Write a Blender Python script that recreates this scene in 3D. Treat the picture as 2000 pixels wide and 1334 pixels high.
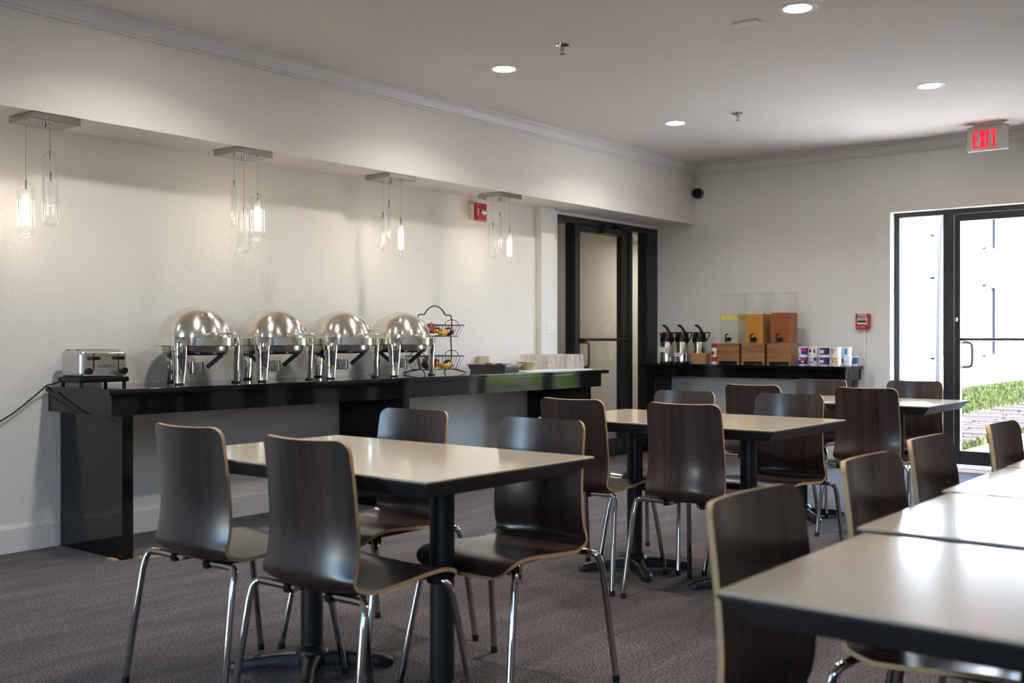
import bpy, bmesh, math, random
from mathutils import Vector, Matrix
random.seed(7)
PI = math.pi
scene = bpy.context.scene
COL = scene.collection
for o in list(bpy.data.objects):
    bpy.data.objects.remove(o)

# ------------------------------------------------------------------ camera
cam_d = bpy.data.cameras.new('camera')
cam = bpy.data.objects.new('camera', cam_d)
COL.objects.link(cam)
CAMX, CAMZ = 5.5694, 1.13
cam.location = (CAMX, 0.0, CAMZ)
cam.rotation_euler = (math.radians(90 - 0.1176), 0, math.radians(38.746))
cam_d.sensor_width = 36.0
cam_d.lens = 36.0 * 2060 / 2000
cam_d.dof.use_dof = True
cam_d.dof.focus_distance = 6.0
cam_d.dof.aperture_fstop = 4.0
cam_d.clip_end = 300
scene.camera = cam

# ------------------------------------------------------------------ world, sun, exposure
w = bpy.data.worlds.new('world'); scene.world = w
w.use_nodes = True
nt = w.node_tree
bg = nt.nodes['Background']
sky = nt.nodes.new('ShaderNodeTexSky')
sky.sky_type = 'NISHITA'
sky.sun_disc = False
sky.sun_elevation = math.radians(52)
sky.sun_rotation = math.radians(82)
sky.air_density = 1.0
sky.dust_density = 0.1
sky.ozone_density = 4.0
nt.links.new(sky.outputs['Color'], bg.inputs['Color'])
bg.inputs['Strength'].default_value = 2.4

sd = bpy.data.lights.new('sun', 'SUN')
sd.energy = 42.0
sd.angle = math.radians(1.0)
sd.color = (1.0, 0.95, 0.87)
so = bpy.data.objects.new('sun', sd); COL.objects.link(so)
_dir = Vector((-0.60, -0.08, -0.79))
so.rotation_euler = _dir.to_track_quat('-Z', 'Y').to_euler()

scene.view_settings.view_transform = 'Standard'
scene.view_settings.look = 'None'
scene.view_settings.gamma = 1.0
scene.view_settings.use_curve_mapping = False
scene.view_settings.exposure = 1.10
cy = scene.cycles
cy.max_bounces = 10
cy.diffuse_bounces = 5
cy.glossy_bounces = 5
cy.transmission_bounces = 8
cy.transparent_max_bounces = 24
cy.sample_clamp_indirect = 6.0
cy.caustics_reflective = False
cy.caustics_refractive = False
cy.use_denoising = True

DOWNLIGHT = 54.0      # emission strength of the recessed lens
DOWN_WATTS = 6.6      # beam of each recessed lamp
PENDANT = 20.0        # emission strength of the lit pendant tubes
HALL_FILL = 6.4  # emission strength of the unseen light added for the hall

# ------------------------------------------------------------------ materials
def srgb(r, g, b):
    def f(c):
        c /= 255.0
        return c / 12.92 if c <= 0.04045 else ((c + 0.055) / 1.055) ** 2.4
    return (f(r), f(g), f(b), 1.0)

def new_mat(name):
    m = bpy.data.materials.new(name); m.use_nodes = True
    return m, m.node_tree, m.node_tree.nodes['Principled BSDF']

def pbr(name, col, rough=0.5, metal=0.0, spec=0.5, coat=0.0, var=0.0, vscale=8.0, bump=0.0, bscale=60.0, emit=None, estr=0.0, coat_rough=0.05):
    m, t, b = new_mat(name)
    b.inputs['Base Color'].default_value = col
    b.inputs['Roughness'].default_value = rough
    b.inputs['Metallic'].default_value = metal
    b.inputs['Specular IOR Level'].default_value = spec
    b.inputs['Coat Weight'].default_value = coat
    b.inputs['Coat Roughness'].default_value = coat_rough
    if emit:
        b.inputs['Emission Color'].default_value = emit
        b.inputs['Emission Strength'].default_value = estr
    if var > 0 or bump > 0:
        tc = t.nodes.new('ShaderNodeTexCoord')
        if var > 0:
            n = t.nodes.new('ShaderNodeTexNoise'); n.inputs['Scale'].default_value = vscale; n.inputs['Detail'].default_value = 4
            t.links.new(tc.outputs['Object'], n.inputs['Vector'])
            mx = t.nodes.new('ShaderNodeMix'); mx.data_type = 'RGBA'
            mx.inputs['A'].default_value = tuple(c * (1 - var) for c in col[:3]) + (1,)
            mx.inputs['B'].default_value = tuple(min(1, c * (1 + var)) for c in col[:3]) + (1,)
            t.links.new(n.outputs['Fac'], mx.inputs['Factor'])
            t.links.new(mx.outputs['Result'], b.inputs['Base Color'])
        if bump > 0:
            n2 = t.nodes.new('ShaderNodeTexNoise'); n2.inputs['Scale'].default_value = bscale; n2.inputs['Detail'].default_value = 3
            t.links.new(tc.outputs['Object'], n2.inputs['Vector'])
            bp = t.nodes.new('ShaderNodeBump'); bp.inputs['Strength'].default_value = bump; bp.inputs['Distance'].default_value = 0.004
            t.links.new(n2.outputs['Fac'], bp.inputs['Height'])
            t.links.new(bp.outputs['Normal'], b.inputs['Normal'])
    return m

def thin_glass(name, tint=(1, 1, 1, 1), base=0.04, edge=0.5, rough=0.0, haze=0.0, haze_col=(0.9, 0.9, 0.9, 1)):
    """clear sheet: passes light straight through, reflects by Fresnel"""
    m = bpy.data.materials.new(name); m.use_nodes = True
    t = m.node_tree; t.nodes.clear()
    out = t.nodes.new('ShaderNodeOutputMaterial')
    tr = t.nodes.new('ShaderNodeBsdfTransparent'); tr.inputs['Color'].default_value = tint
    gl = t.nodes.new('ShaderNodeBsdfGlossy'); gl.inputs['Roughness'].default_value = rough
    lw = t.nodes.new('ShaderNodeLayerWeight'); lw.inputs['Blend'].default_value = 0.2
    mr = t.nodes.new('ShaderNodeMapRange')
    mr.inputs['To Min'].default_value = base; mr.inputs['To Max'].default_value = edge
    t.links.new(lw.outputs['Facing'], mr.inputs['Value'])
    pw = t.nodes.new('ShaderNodeMath'); pw.operation = 'POWER'; pw.inputs[1].default_value = 2.5
    t.links.new(lw.outputs['Facing'], pw.inputs[0]); t.links.new(pw.outputs[0], mr.inputs['Value'])
    mx = t.nodes.new('ShaderNodeMixShader')
    t.links.new(mr.outputs['Result'], mx.inputs['Fac'])
    t.links.new(tr.outputs[0], mx.inputs[1]); t.links.new(gl.outputs[0], mx.inputs[2])
    last = mx
    if haze > 0:
        df = t.nodes.new('ShaderNodeBsdfTranslucent'); df.inputs['Color'].default_value = haze_col
        d2 = t.nodes.new('ShaderNodeBsdfDiffuse'); d2.inputs['Color'].default_value = haze_col
        m0 = t.nodes.new('ShaderNodeMixShader'); m0.inputs['Fac'].default_value = 0.5
        t.links.new(df.outputs[0], m0.inputs[1]); t.links.new(d2.outputs[0], m0.inputs[2])
        m2 = t.nodes.new('ShaderNodeMixShader'); m2.inputs['Fac'].default_value = haze
        t.links.new(mx.outputs[0], m2.inputs[1]); t.links.new(m0.outputs[0], m2.inputs[2])
        last = m2
    t.links.new(last.outputs[0], out.inputs['Surface'])
    return m

def emitter(name, col, strength):
    m = bpy.data.materials.new(name); m.use_nodes = True
    t = m.node_tree; t.nodes.clear()
    out = t.nodes.new('ShaderNodeOutputMaterial'); e = t.nodes.new('ShaderNodeEmission')
    e.inputs['Color'].default_value = col; e.inputs['Strength'].default_value = strength
    t.links.new(e.outputs[0], out.inputs['Surface'])
    return m

def plaster(name, col, bump=0.35, scale=95.0):
    m, t, b = new_mat(name)
    b.inputs['Roughness'].default_value = 0.75
    b.inputs['Specular IOR Level'].default_value = 0.25
    tc = t.nodes.new('ShaderNodeTexCoord')
    n0 = t.nodes.new('ShaderNodeTexNoise'); n0.inputs['Scale'].default_value = 1.3; n0.inputs['Detail'].default_value = 3
    n1 = t.nodes.new('ShaderNodeTexNoise'); n1.inputs['Scale'].default_value = scale; n1.inputs['Detail'].default_value = 4
    n2 = t.nodes.new('ShaderNodeTexVoronoi'); n2.inputs['Scale'].default_value = scale * 0.55; n2.feature = 'SMOOTH_F1'
    for n in (n0, n1, n2):
        t.links.new(tc.outputs['Object'], n.inputs['Vector'])
    mx = t.nodes.new('ShaderNodeMix'); mx.data_type = 'RGBA'
    mx.inputs['A'].default_value = tuple(c * 0.96 for c in col[:3]) + (1,)
    mx.inputs['B'].default_value = tuple(min(1, c * 1.03) for c in col[:3]) + (1,)
    t.links.new(n0.outputs['Fac'], mx.inputs['Factor']); t.links.new(mx.outputs['Result'], b.inputs['Base Color'])
    ad = t.nodes.new('ShaderNodeMath'); ad.operation = 'ADD'
    t.links.new(n1.outputs['Fac'], ad.inputs[0]); t.links.new(n2.outputs['Distance'], ad.inputs[1])
    bp = t.nodes.new('ShaderNodeBump'); bp.inputs['Strength'].default_value = bump; bp.inputs['Distance'].default_value = 0.006
    t.links.new(ad.outputs[0], bp.inputs['Height']); t.links.new(bp.outputs['Normal'], b.inputs['Normal'])
    return m

def carpet():
    m, t, b = new_mat('carpet')
    b.inputs['Roughness'].default_value = 0.95
    b.inputs['Specular IOR Level'].default_value = 0.1
    b.inputs['Sheen Weight'].default_value = 0.15
    tc = t.nodes.new('ShaderNodeTexCoord')
    mp = t.nodes.new('ShaderNodeMapping'); mp.inputs['Scale'].default_value = (4.5, 0.7, 1)
    t.links.new(tc.outputs['Object'], mp.inputs['Vector'])
    st = t.nodes.new('ShaderNodeTexNoise'); st.inputs['Scale'].default_value = 2.0; st.inputs['Detail'].default_value = 5; st.inputs['Roughness'].default_value = 0.65
    t.links.new(mp.outputs[0], st.inputs['Vector'])
    fl = t.nodes.new('ShaderNodeTexNoise'); fl.inputs['Scale'].default_value = 120; fl.inputs['Detail'].default_value = 2
    t.links.new(tc.outputs['Object'], fl.inputs['Vector'])
    cr = t.nodes.new('ShaderNodeValToRGB')
    cr.color_ramp.elements[0].position = 0.40; cr.color_ramp.elements[0].color = srgb(72, 62, 59)
    cr.color_ramp.elements[1].position = 0.68; cr.color_ramp.elements[1].color = srgb(96, 85, 82)
    t.links.new(st.outputs['Fac'], cr.inputs['Fac'])
    cr2 = t.nodes.new('ShaderNodeValToRGB')
    cr2.color_ramp.elements[0].position = 0.38; cr2.color_ramp.elements[0].color = (0.12, 0.11, 0.11, 1)
    cr2.color_ramp.elements[1].position = 0.62; cr2.color_ramp.elements[1].color = (1.95, 1.9, 1.88, 1)
    t.links.new(fl.outputs['Fac'], cr2.inputs['Fac'])
    mu = t.nodes.new('ShaderNodeMix'); mu.data_type = 'RGBA'; mu.blend_type = 'MULTIPLY'; mu.inputs['Factor'].default_value = 1.0
    t.links.new(cr.outputs['Color'], mu.inputs['A']); t.links.new(cr2.outputs['Color'], mu.inputs['B'])
    t.links.new(mu.outputs['Result'], b.inputs['Base Color'])
    bp = t.nodes.new('ShaderNodeBump'); bp.inputs['Strength'].default_value = 0.8; bp.inputs['Distance'].default_value = 0.004
    t.links.new(fl.outputs['Fac'], bp.inputs['Height']); t.links.new(bp.outputs['Normal'], b.inputs['Normal'])
    return m

def wood(name, dark, light, rough=0.3, sx=38.0, sy=1.6, coat=0.28, spec=0.5):
    """straight grain running along the V axis of the UV map"""
    m, t, b = new_mat(name)
    b.inputs['Roughness'].default_value = rough
    b.inputs['Specular IOR Level'].default_value = spec
    b.inputs['Coat Weight'].default_value = coat
    b.inputs['Coat Roughness'].default_value = 0.18
    uv = t.nodes.new('ShaderNodeUVMap')
    oi = t.nodes.new('ShaderNodeObjectInfo')
    ad = t.nodes.new('ShaderNodeVectorMath'); ad.operation = 'ADD'
    mul = t.nodes.new('ShaderNodeMath'); mul.operation = 'MULTIPLY'; mul.inputs[1].default_value = 13.0
    t.links.new(oi.outputs['Random'], mul.inputs[0])
    t.links.new(uv.outputs['UV'], ad.inputs[0]); t.links.new(mul.outputs[0], ad.inputs[1])
    mp = t.nodes.new('ShaderNodeMapping'); mp.inputs['Scale'].default_value = (sx, sy, 1)
    t.links.new(ad.outputs[0], mp.inputs['Vector'])
    n = t.nodes.new('ShaderNodeTexNoise'); n.inputs['Scale'].default_value = 1.0; n.inputs['Detail'].default_value = 6; n.inputs['Roughness'].default_value = 0.65; n.inputs['Distortion'].default_value = 0.6
    t.links.new(mp.outputs[0], n.inputs['Vector'])
    cr = t.nodes.new('ShaderNodeValToRGB')
    cr.color_ramp.elements[0].position = 0.32; cr.color_ramp.elements[0].color = dark
    cr.color_ramp.elements[1].position = 0.70; cr.color_ramp.elements[1].color = light
    t.links.new(n.outputs['Fac'], cr.inputs['Fac']); t.links.new(cr.outputs['Color'], b.inputs['Base Color'])
    return m

def granite(name):
    m, t, b = new_mat(name)
    b.inputs['Roughness'].default_value = 0.06
    b.inputs['Specular IOR Level'].default_value = 0.5
    tc = t.nodes.new('ShaderNodeTexCoord')
    n = t.nodes.new('ShaderNodeTexVoronoi'); n.inputs['Scale'].default_value = 190
    t.links.new(tc.outputs['Object'], n.inputs['Vector'])
    cr = t.nodes.new('ShaderNodeValToRGB')
    cr.color_ramp.elements[0].position = 0.12; cr.color_ramp.elements[0].color = srgb(48, 50, 53)
    cr.color_ramp.elements[1].position = 0.30; cr.color_ramp.elements[1].color = srgb(13, 13, 14)
    t.links.new(n.outputs['Distance'], cr.inputs['Fac']); t.links.new(cr.outputs['Color'], b.inputs['Base Color'])
    return m

def grass_mat():
    m, t, b = new_mat('lawn')
    b.inputs['Specular IOR Level'].default_value = 0.05
    b.inputs['Roughness'].default_value = 0.9
    tc = t.nodes.new('ShaderNodeTexCoord')
    n = t.nodes.new('ShaderNodeTexNoise'); n.inputs['Scale'].default_value = 1.2; n.inputs['Detail'].default_value = 8
    t.links.new(tc.outputs['Object'], n.inputs['Vector'])
    cr = t.nodes.new('ShaderNodeValToRGB')
    cr.color_ramp.elements[0].position = 0.35; cr.color_ramp.elements[0].color = srgb(46, 50, 26)
    cr.color_ramp.elements[1].position = 0.65; cr.color_ramp.elements[1].color = srgb(60, 62, 34)
    t.links.new(n.outputs['Fac'], cr.inputs['Fac']); t.links.new(cr.outputs['Color'], b.inputs['Base Color'])
    return m

def leaf_mat():
    m, t, b = new_mat('leaf')
    b.inputs['Base Color'].default_value = srgb(120, 142, 50); b.inputs['Roughness'].default_value = 0.6
    tl = t.nodes.new('ShaderNodeBsdfTranslucent'); tl.inputs['Color'].default_value = srgb(176, 190, 70)
    mx = t.nodes.new('ShaderNodeMixShader'); mx.inputs['Fac'].default_value = 0.5
    t.links.new(b.outputs[0], mx.inputs[1]); t.links.new(tl.outputs[0], mx.inputs[2])
    t.links.new(mx.outputs[0], t.nodes['Material Output'].inputs['Surface'])
    return m

M = {}
M['wall'] = plaster('wall_paint', srgb(228, 223, 216))
M['wall_back'] = plaster('back_wall_paint', srgb(224, 222, 220), bump=0.12)
M['ceiling'] = plaster('ceiling_paint', srgb(224, 218, 211), bump=0.35, scale=60)
M['trim'] = pbr('trim_paint', srgb(225, 222, 217), 0.45)
M['carpet'] = carpet()
M['walnut'] = wood('walnut_veneer', srgb(34, 22, 20), srgb(70, 49, 43), rough=0.32)
M['ply'] = pbr('plywood_edge', srgb(196, 158, 112), 0.5, var=0.15, vscale=60)
M['oak'] = wood('stained_oak', srgb(110, 74, 44), srgb(160, 116, 74), rough=0.5, sx=30, sy=3, coat=0.0)
M['chrome'] = pbr('chrome', (0.50, 0.49, 0.48, 1), 0.07, 1.0)
M['steel'] = pbr('polished_steel', (0.74, 0.70, 0.64, 1), 0.13, 1.0)
M['steel_pan'] = pbr('steel_pan', (0.50, 0.48, 0.46, 1), 0.22, 1.0)
M['brushed'] = pbr('brushed_steel', (0.62, 0.60, 0.58, 1), 0.30, 1.0)
M['nickel'] = pbr('satin_nickel', (0.50, 0.48, 0.45, 1), 0.16, 1.0)
M['bronze'] = pbr('dark_bronze_metal', srgb(92, 78, 66), 0.3, 0.9)
M['granite'] = granite('black_granite')
M['blackmetal'] = pbr('black_powdercoat', srgb(26, 26, 28), 0.4, 0.0, 0.5)
M['frame'] = pbr('dark_anodised_frame', srgb(34, 34, 35), 0.38, 0.0, 0.5)
M['blackplastic'] = pbr('black_plastic', srgb(14, 14, 15), 0.35, 0, 0.35)
M['rubber'] = pbr('black_rubber', srgb(20, 20, 20), 0.7)
M['laminate'] = pbr('beige_laminate', srgb(206, 191, 167), 0.18, 0, 0.5, coat=0.4, coat_rough=0.08, var=0.05, vscale=5)
M['bevel'] = pbr('charcoal_edge', srgb(52, 50, 49), 0.35)
M['glass'] = thin_glass('window_glass', base=0.05, edge=0.75)
M['pend_glass'] = thin_glass('pendant_glass', tint=(0.97, 0.98, 0.98, 1), base=0.07, edge=0.9)
M['tumbler'] = thin_glass('clear_tumbler', tint=(0.96, 0.95, 0.94, 1), base=0.05, edge=0.6, haze=0.2, haze_col=srgb(244, 240, 236))
M['acrylic'] = thin_glass('clear_acrylic', tint=(0.985, 0.985, 0.98, 1), base=0.015, edge=0.35, haze=0.02, haze_col=srgb(235, 232, 228))
M['frosted'] = thin_glass('frosted_tube', tint=(0.97, 0.97, 0.96, 1), base=0.05, edge=0.35, rough=0.15, haze=0.10)
M['lit'] = emitter('lit_tube', srgb(255, 240, 220), PENDANT)
M['down'] = emitter('downlight_lens', srgb(255, 250, 243), DOWNLIGHT)
M['hallfill'] = emitter('hall_fill_lens', srgb(255, 252, 248), HALL_FILL)
M['white'] = pbr('white_plastic', srgb(232, 230, 226), 0.4)
M['sign'] = pbr('sign_housing', srgb(196, 192, 187), 0.5)
M['cream'] = pbr('cream_plastic', srgb(224, 214, 196), 0.45)
M['paper'] = pbr('white_paper', srgb(238, 234, 230), 0.7)
M['red'] = pbr('red_enamel', srgb(176, 34, 38), 0.35)
M['exitred'] = emitter('exit_letters', (1.0, 0.012, 0.03, 1), 1.1)
M['gold'] = pbr('warm_brass', srgb(190, 150, 90), 0.3, 0.9)
M['juice_lemon'] = pbr('lemon_water', srgb(222, 220, 196), 0.15, 0, 0.5)
M['lemon'] = pbr('lemon_slice', srgb(224, 204, 96), 0.5, var=0.25, vscale=40)
M['juice_orange'] = pbr('orange_juice', srgb(188, 128, 14), 0.4, 0, 0.1, var=0.06, vscale=10)
M['juice_tea'] = pbr('amber_juice', srgb(146, 72, 12), 0.35, 0, 0.1, var=0.18, vscale=7)
M['wicker'] = pbr('wicker', srgb(170, 132, 88), 0.7, var=0.3, vscale=90)
M['apple'] = pbr('red_apple', srgb(150, 34, 34), 0.25, var=0.35, vscale=18)
M['plum'] = pbr('dark_plum', srgb(66, 22, 26), 0.2, var=0.4, vscale=18)
M['banana'] = pbr('banana', srgb(214, 178, 48), 0.45, var=0.2, vscale=26)
M['plate'] = pbr('cream_china', srgb(232, 220, 190), 0.25)
M['purple'] = pbr('purple_foil', srgb(98, 62, 140), 0.35, var=0.4, vscale=30)
M['tanbox'] = pbr('tan_box', srgb(190, 164, 130), 0.6, var=0.12, vscale=40)
M['hallwall'] = plaster('hall_paint', srgb(206, 198, 184), bump=0.05)
M['lawn'] = grass_mat()
M['blade'] = pbr('grass_blade', srgb(52, 58, 28), 0.9, 0, 0.05, var=0.25, vscale=2)
M['leaf'] = leaf_mat()
M['bark'] = pbr('bark', srgb(66, 62, 62), 0.9, var=0.3, vscale=14, bump=0.6, bscale=40)
M['stone'] = pbr('path_stone', srgb(46, 41, 38), 0.9, 0, 0.04, var=0.2, vscale=6)
M['concrete'] = pbr('concrete', srgb(205, 200, 192), 0.9, 0, 0.1, var=0.06, vscale=4)
M['paving'] = pbr('grey_paving', srgb(150, 152, 156), 0.9, var=0.1, vscale=3)
M['stucco'] = pbr('white_stucco', srgb(245, 245, 245), 0.85, var=0.02, vscale=3)
M['stucco_trim'] = pbr('pale_stucco_trim', srgb(150, 151, 156), 0.85)
M['winglass'] = pbr('building_window_glass', srgb(66, 69, 80), 0.25)
M['winframe'] = pbr('building_window_frame', srgb(225, 227, 235), 0.5)
M['winmullion'] = pbr('building_window_mullion', srgb(40, 38, 46), 0.5)
M['shimwood'] = pbr('pine_shim', srgb(190, 150, 104), 0.7)
M['lettering_white'] = pbr('white_lettering', srgb(238, 232, 230), 0.5)
M['lettering_dark'] = pbr('dark_lettering', srgb(40, 44, 70), 0.5)
M['camgrey'] = pbr('camera_base', srgb(120, 120, 122), 0.4)
M['dome'] = pbr('brushed_dome_steel', (0.74, 0.70, 0.64, 1), 0.20, 1.0)
_t = M['dome'].node_tree; _b = _t.nodes['Principled BSDF']
_b.inputs['Anisotropic'].default_value = 0.75
_b.inputs['Anisotropic Rotation'].default_value = 0.25
_tg = _t.nodes.new('ShaderNodeTangent'); _tg.direction_type = 'RADIAL'; _tg.axis = 'Z'
_t.links.new(_tg.outputs[0], _b.inputs['Tangent'])
M['steelbright'] = pbr('mirror_steel', (0.80, 0.78, 0.74, 1), 0.05, 1.0)

# ------------------------------------------------------------------ mesh helpers
class MB:
    def __init__(s):
        s.v = []; s.f = []; s.mi = []; s.uv = None; s.wn = False
    def add(s, verts, faces, mi=0):
        n = len(s.v)
        s.v += [tuple(v) for v in verts]
        for f in faces:
            s.f.append([i + n for i in f]); s.mi.append(mi)
        return s
    def box(s, lo, hi, mi=0, r=0.0, seg=2):
        x0, y0, z0 = lo; x1, y1, z1 = hi
        vs = [(x0, y0, z0), (x1, y0, z0), (x1, y1, z0), (x0, y1, z0), (x0, y0, z1), (x1, y0, z1), (x1, y1, z1), (x0, y1, z1)]
        fs = [(0, 3, 2, 1), (4, 5, 6, 7), (0, 1, 5, 4), (1, 2, 6, 5), (2, 3, 7, 6), (3, 0, 4, 7)]
        if r > 0:
            s.wn = True
            bm = bmesh.new()
            bv = [bm.verts.new(v) for v in vs]
            for f in fs: bm.faces.new([bv[i] for i in f])
            bmesh.ops.bevel(bm, geom=bm.edges[:], offset=r, segments=seg, affect='EDGES', profile=0.5)
            bm.verts.index_update()
            s.add([v.co[:] for v in bm.verts], [[v.index for v in f.verts] for f in bm.faces], mi)
            bm.free()
        else:
            s.add(vs, fs, mi)
        return s
    def lathe(s, prof, seg=32, mi=0, c=(0, 0, 0), cap=True, a0=0.0, a1=2 * PI):
        full = abs(a1 - a0 - 2 * PI) < 1e-6
        n = seg if full else seg + 1
        vs = []
        for r, z in prof:
            for k in range(n):
                a = a0 + (a1 - a0) * k / seg
                vs.append((c[0] + r * math.cos(a), c[1] + r * math.sin(a), c[2] + z))
        fs = []
        for i in range(len(prof) - 1):
            for k in range(seg):
                k2 = (k + 1) % n
                fs.append((i * n + k, i * n + k2, (i + 1) * n + k2, (i + 1) * n + k))
        if cap and full:
            if prof[0][0] > 1e-6: fs.append(tuple(reversed(range(n))))
            if prof[-1][0] > 1e-6: fs.append(tuple((len(prof) - 1) * n + k for k in range(n)))
        s.add(vs, fs, mi); return s
    def tube(s, pts, r, seg=10, mi=0, closed=False, cap=True, radii=None):
        P = [Vector(p) for p in pts]; n = len(P)
        tans = []
        for i in range(n):
            if closed: d = P[(i + 1) % n] - P[i - 1]
            else: d = P[min(i + 1, n - 1)] - P[max(i - 1, 0)]
            tans.append(d.normalized())
        up = Vector((0, 0, 1)) if abs(tans[0].z) < 0.9 else Vector((1, 0, 0))
        nrm = (up - tans[0] * up.dot(tans[0])).normalized()
        vs = []
        for i in range(n):
            t = tans[i]
            nrm = (nrm - t * nrm.dot(t)).normalized()
            b = t.cross(nrm)
            rr = radii[i] if radii else r
            for k in range(seg):
                a = 2 * PI * k / seg
                vs.append(P[i] + (nrm * math.cos(a) + b * math.sin(a)) * rr)
        fs = []
        m = n if closed else n - 1
        for i in range(m):
            j = (i + 1) % n
            for k in range(seg):
                k2 = (k + 1) % seg
                fs.append((i * seg + k, i * seg + k2, j * seg + k2, j * seg + k))
        if cap and not closed:
            fs.append(tuple(reversed(range(seg)))); fs.append(tuple((n - 1) * seg + k for k in range(seg)))
        s.add(vs, fs, mi); return s
    def cyl(s, p0, p1, r, seg=20, mi=0, r2=None):
        return s.tube([p0, p1], r, seg, mi, radii=[r, r if r2 is None else r2])
    def sphere(s, c, r, seg=20, rings=12, mi=0, sc=(1, 1, 1)):
        vs = []; fs = []
        for i in range(rings + 1):
            th = PI * i / rings
            for k in range(seg):
                a = 2 * PI * k / seg
                vs.append((c[0] + sc[0] * r * math.sin(th) * math.cos(a), c[1] + sc[1] * r * math.sin(th) * math.sin(a), c[2] + sc[2] * r * math.cos(th)))
        for i in range(rings):
            for k in range(seg):
                k2 = (k + 1) % seg
                fs.append((i * seg + k, (i + 1) * seg + k, (i + 1) * seg + k2, i * seg + k2))
        s.add(vs, fs, mi); return s
    def prism(s, poly, axis, a, b, mi=0):
        """extrude a 2-D polygon along axis 'x','y' or 'z' from a to b"""
        n = len(poly)
        def P(u, v, t):
            return (t, u, v) if axis == 'x' else (u, t, v) if axis == 'y' else (u, v, t)
        vs = [P(u, v, a) for u, v in poly] + [P(u, v, b) for u, v in poly]
        fs = [tuple(range(n)), tuple(reversed(range(n, 2 * n)))]
        for i in range(n):
            j = (i + 1) % n
            fs.append((i, i + n, j + n, j))
        s.add(vs, fs, mi); return s
    def xform(s, mat):
        s.v = [tuple(mat @ Vector(v)) for v in s.v]; return s
    def build(s, name, mats, parent=None, smooth=True, fix=True, angle=38, loc=None):
        me = bpy.data.meshes.new(name)
        me.from_pydata(s.v, [], s.f)
        if not isinstance(mats, (list, tuple)): mats = [mats]
        for m in mats: me.materials.append(m)
        me.polygons.foreach_set('material_index', s.mi)
        if s.uv is not None:
            ul = me.uv_layers.new(name='UVMap')
            for li, l in enumerate(me.loops):
                ul.data[li].uv = s.uv[l.vertex_index]
        if fix:
            bm = bmesh.new(); bm.from_mesh(me)
            bmesh.ops.remove_doubles(bm, verts=bm.verts[:], dist=1e-6)
            bmesh.ops.recalc_face_normals(bm, faces=bm.faces[:])
            bm.to_mesh(me); bm.free()
        if smooth:
            me.polygons.foreach_set('use_smooth', [True] * len(me.polygons))
            me.set_sharp_from_angle(angle=math.radians(angle))
        me.update()
        o = bpy.data.objects.new(name, me)
        COL.objects.link(o)
        if s.wn and smooth:
            md = o.modifiers.new('weighted_normals', 'WEIGHTED_NORMAL'); md.keep_sharp = True; md.weight = 80
        if parent: o.parent = parent
        if loc: o.location = loc
        return o

def planar_uv(mb, fn):
    mb.uv = [fn(v) for v in mb.v]; return mb

def tag(o, label=None, cat=None, group=None, kind=None):
    if label: o['label'] = label
    if cat: o['category'] = cat
    if group: o['group'] = group
    if kind: o['kind'] = kind
    return o

def thing(name, label, cat, loc=(0, 0, 0), rz=0.0, group=None, kind=None):
    o = bpy.data.objects.new(name, None); COL.objects.link(o)
    o.empty_display_size = 0.1
    o.location = loc; o.rotation_euler = (0, 0, rz)
    return tag(o, label, cat, group, kind)

def dup(root, loc, rz, label, group=None):
    r = root.copy(); COL.objects.link(r); r.location = loc; r.rotation_euler = (0, 0, rz)
    r['label'] = label
    if group: r['group'] = group
    for ch in list(root.children):
        c = ch.copy(); COL.objects.link(c); c.parent = r
        for g in list(ch.children):
            d = g.copy(); COL.objects.link(d); d.parent = c
    return r

def text_mesh(name, body, size, mat, parent, matrix, shear=0.0, depth=0.0006, align='CENTER', xs=1.0):
    cu = bpy.data.curves.new(name, 'FONT')
    cu.body = body; cu.size = size; cu.shear = shear; cu.extrude = depth; cu.align_x = align; cu.align_y = 'CENTER'
    cu.resolution_u = 3
    tmp = bpy.data.objects.new(name, cu); COL.objects.link(tmp)
    dg = bpy.context.evaluated_depsgraph_get(); dg.update()
    me = bpy.data.meshes.new_from_object(tmp.evaluated_get(dg))
    bpy.data.objects.remove(tmp)
    me.transform(Matrix.Diagonal((xs, 1, 1, 1)))
    me.transform(matrix)
    me.materials.clear(); me.materials.append(mat)
    me.name = name
    o = bpy.data.objects.new(name, me); COL.objects.link(o)
    if parent: o.parent = parent
    return o

def face_y_neg(x, y, z):      # text readable by someone looking towards +Y
    return Matrix.Translation((x, y, z)) @ Matrix.Rotation(PI / 2, 4, 'X')
def face_x_pos(x, y, z):      # text readable by someone looking towards -X
    return Matrix.Translation((x, y, z)) @ Matrix.Rotation(PI / 2, 4, 'Z') @ Matrix.Rotation(PI / 2, 4, 'X')

def catmull(pts, n):
    P = [Vector(p) for p in pts]
    P = [P[0] * 2 - P[1]] + P + [P[-1] * 2 - P[-2]]
    out = []
    for i in range(1, len(P) - 2):
        for k in range(n):
            t = k / n
            a, b, c, d = P[i - 1], P[i], P[i + 1], P[i + 2]
            out.append(0.5 * ((2 * b) + (c - a) * t + (2 * a - 5 * b + 4 * c - d) * t * t + (3 * b - a - 3 * c + d) * t ** 3))
    out.append(P[-2])
    return out

# ------------------------------------------------------------------ room dimensions
YB = 9.361          # back wall face
CZ = 2.862          # ceiling
SX, SZ = 0.401, 2.275   # soffit face and underside
XR, YN = 9.0, -3.0  # right wall, rear wall
def S(name, mb, m, label=None, cat=None, parent=None, smooth=False):
    o = mb.build(name, m, parent, smooth=smooth)
    if parent is None: tag(o, label, cat, kind='structure')
    return o

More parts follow.
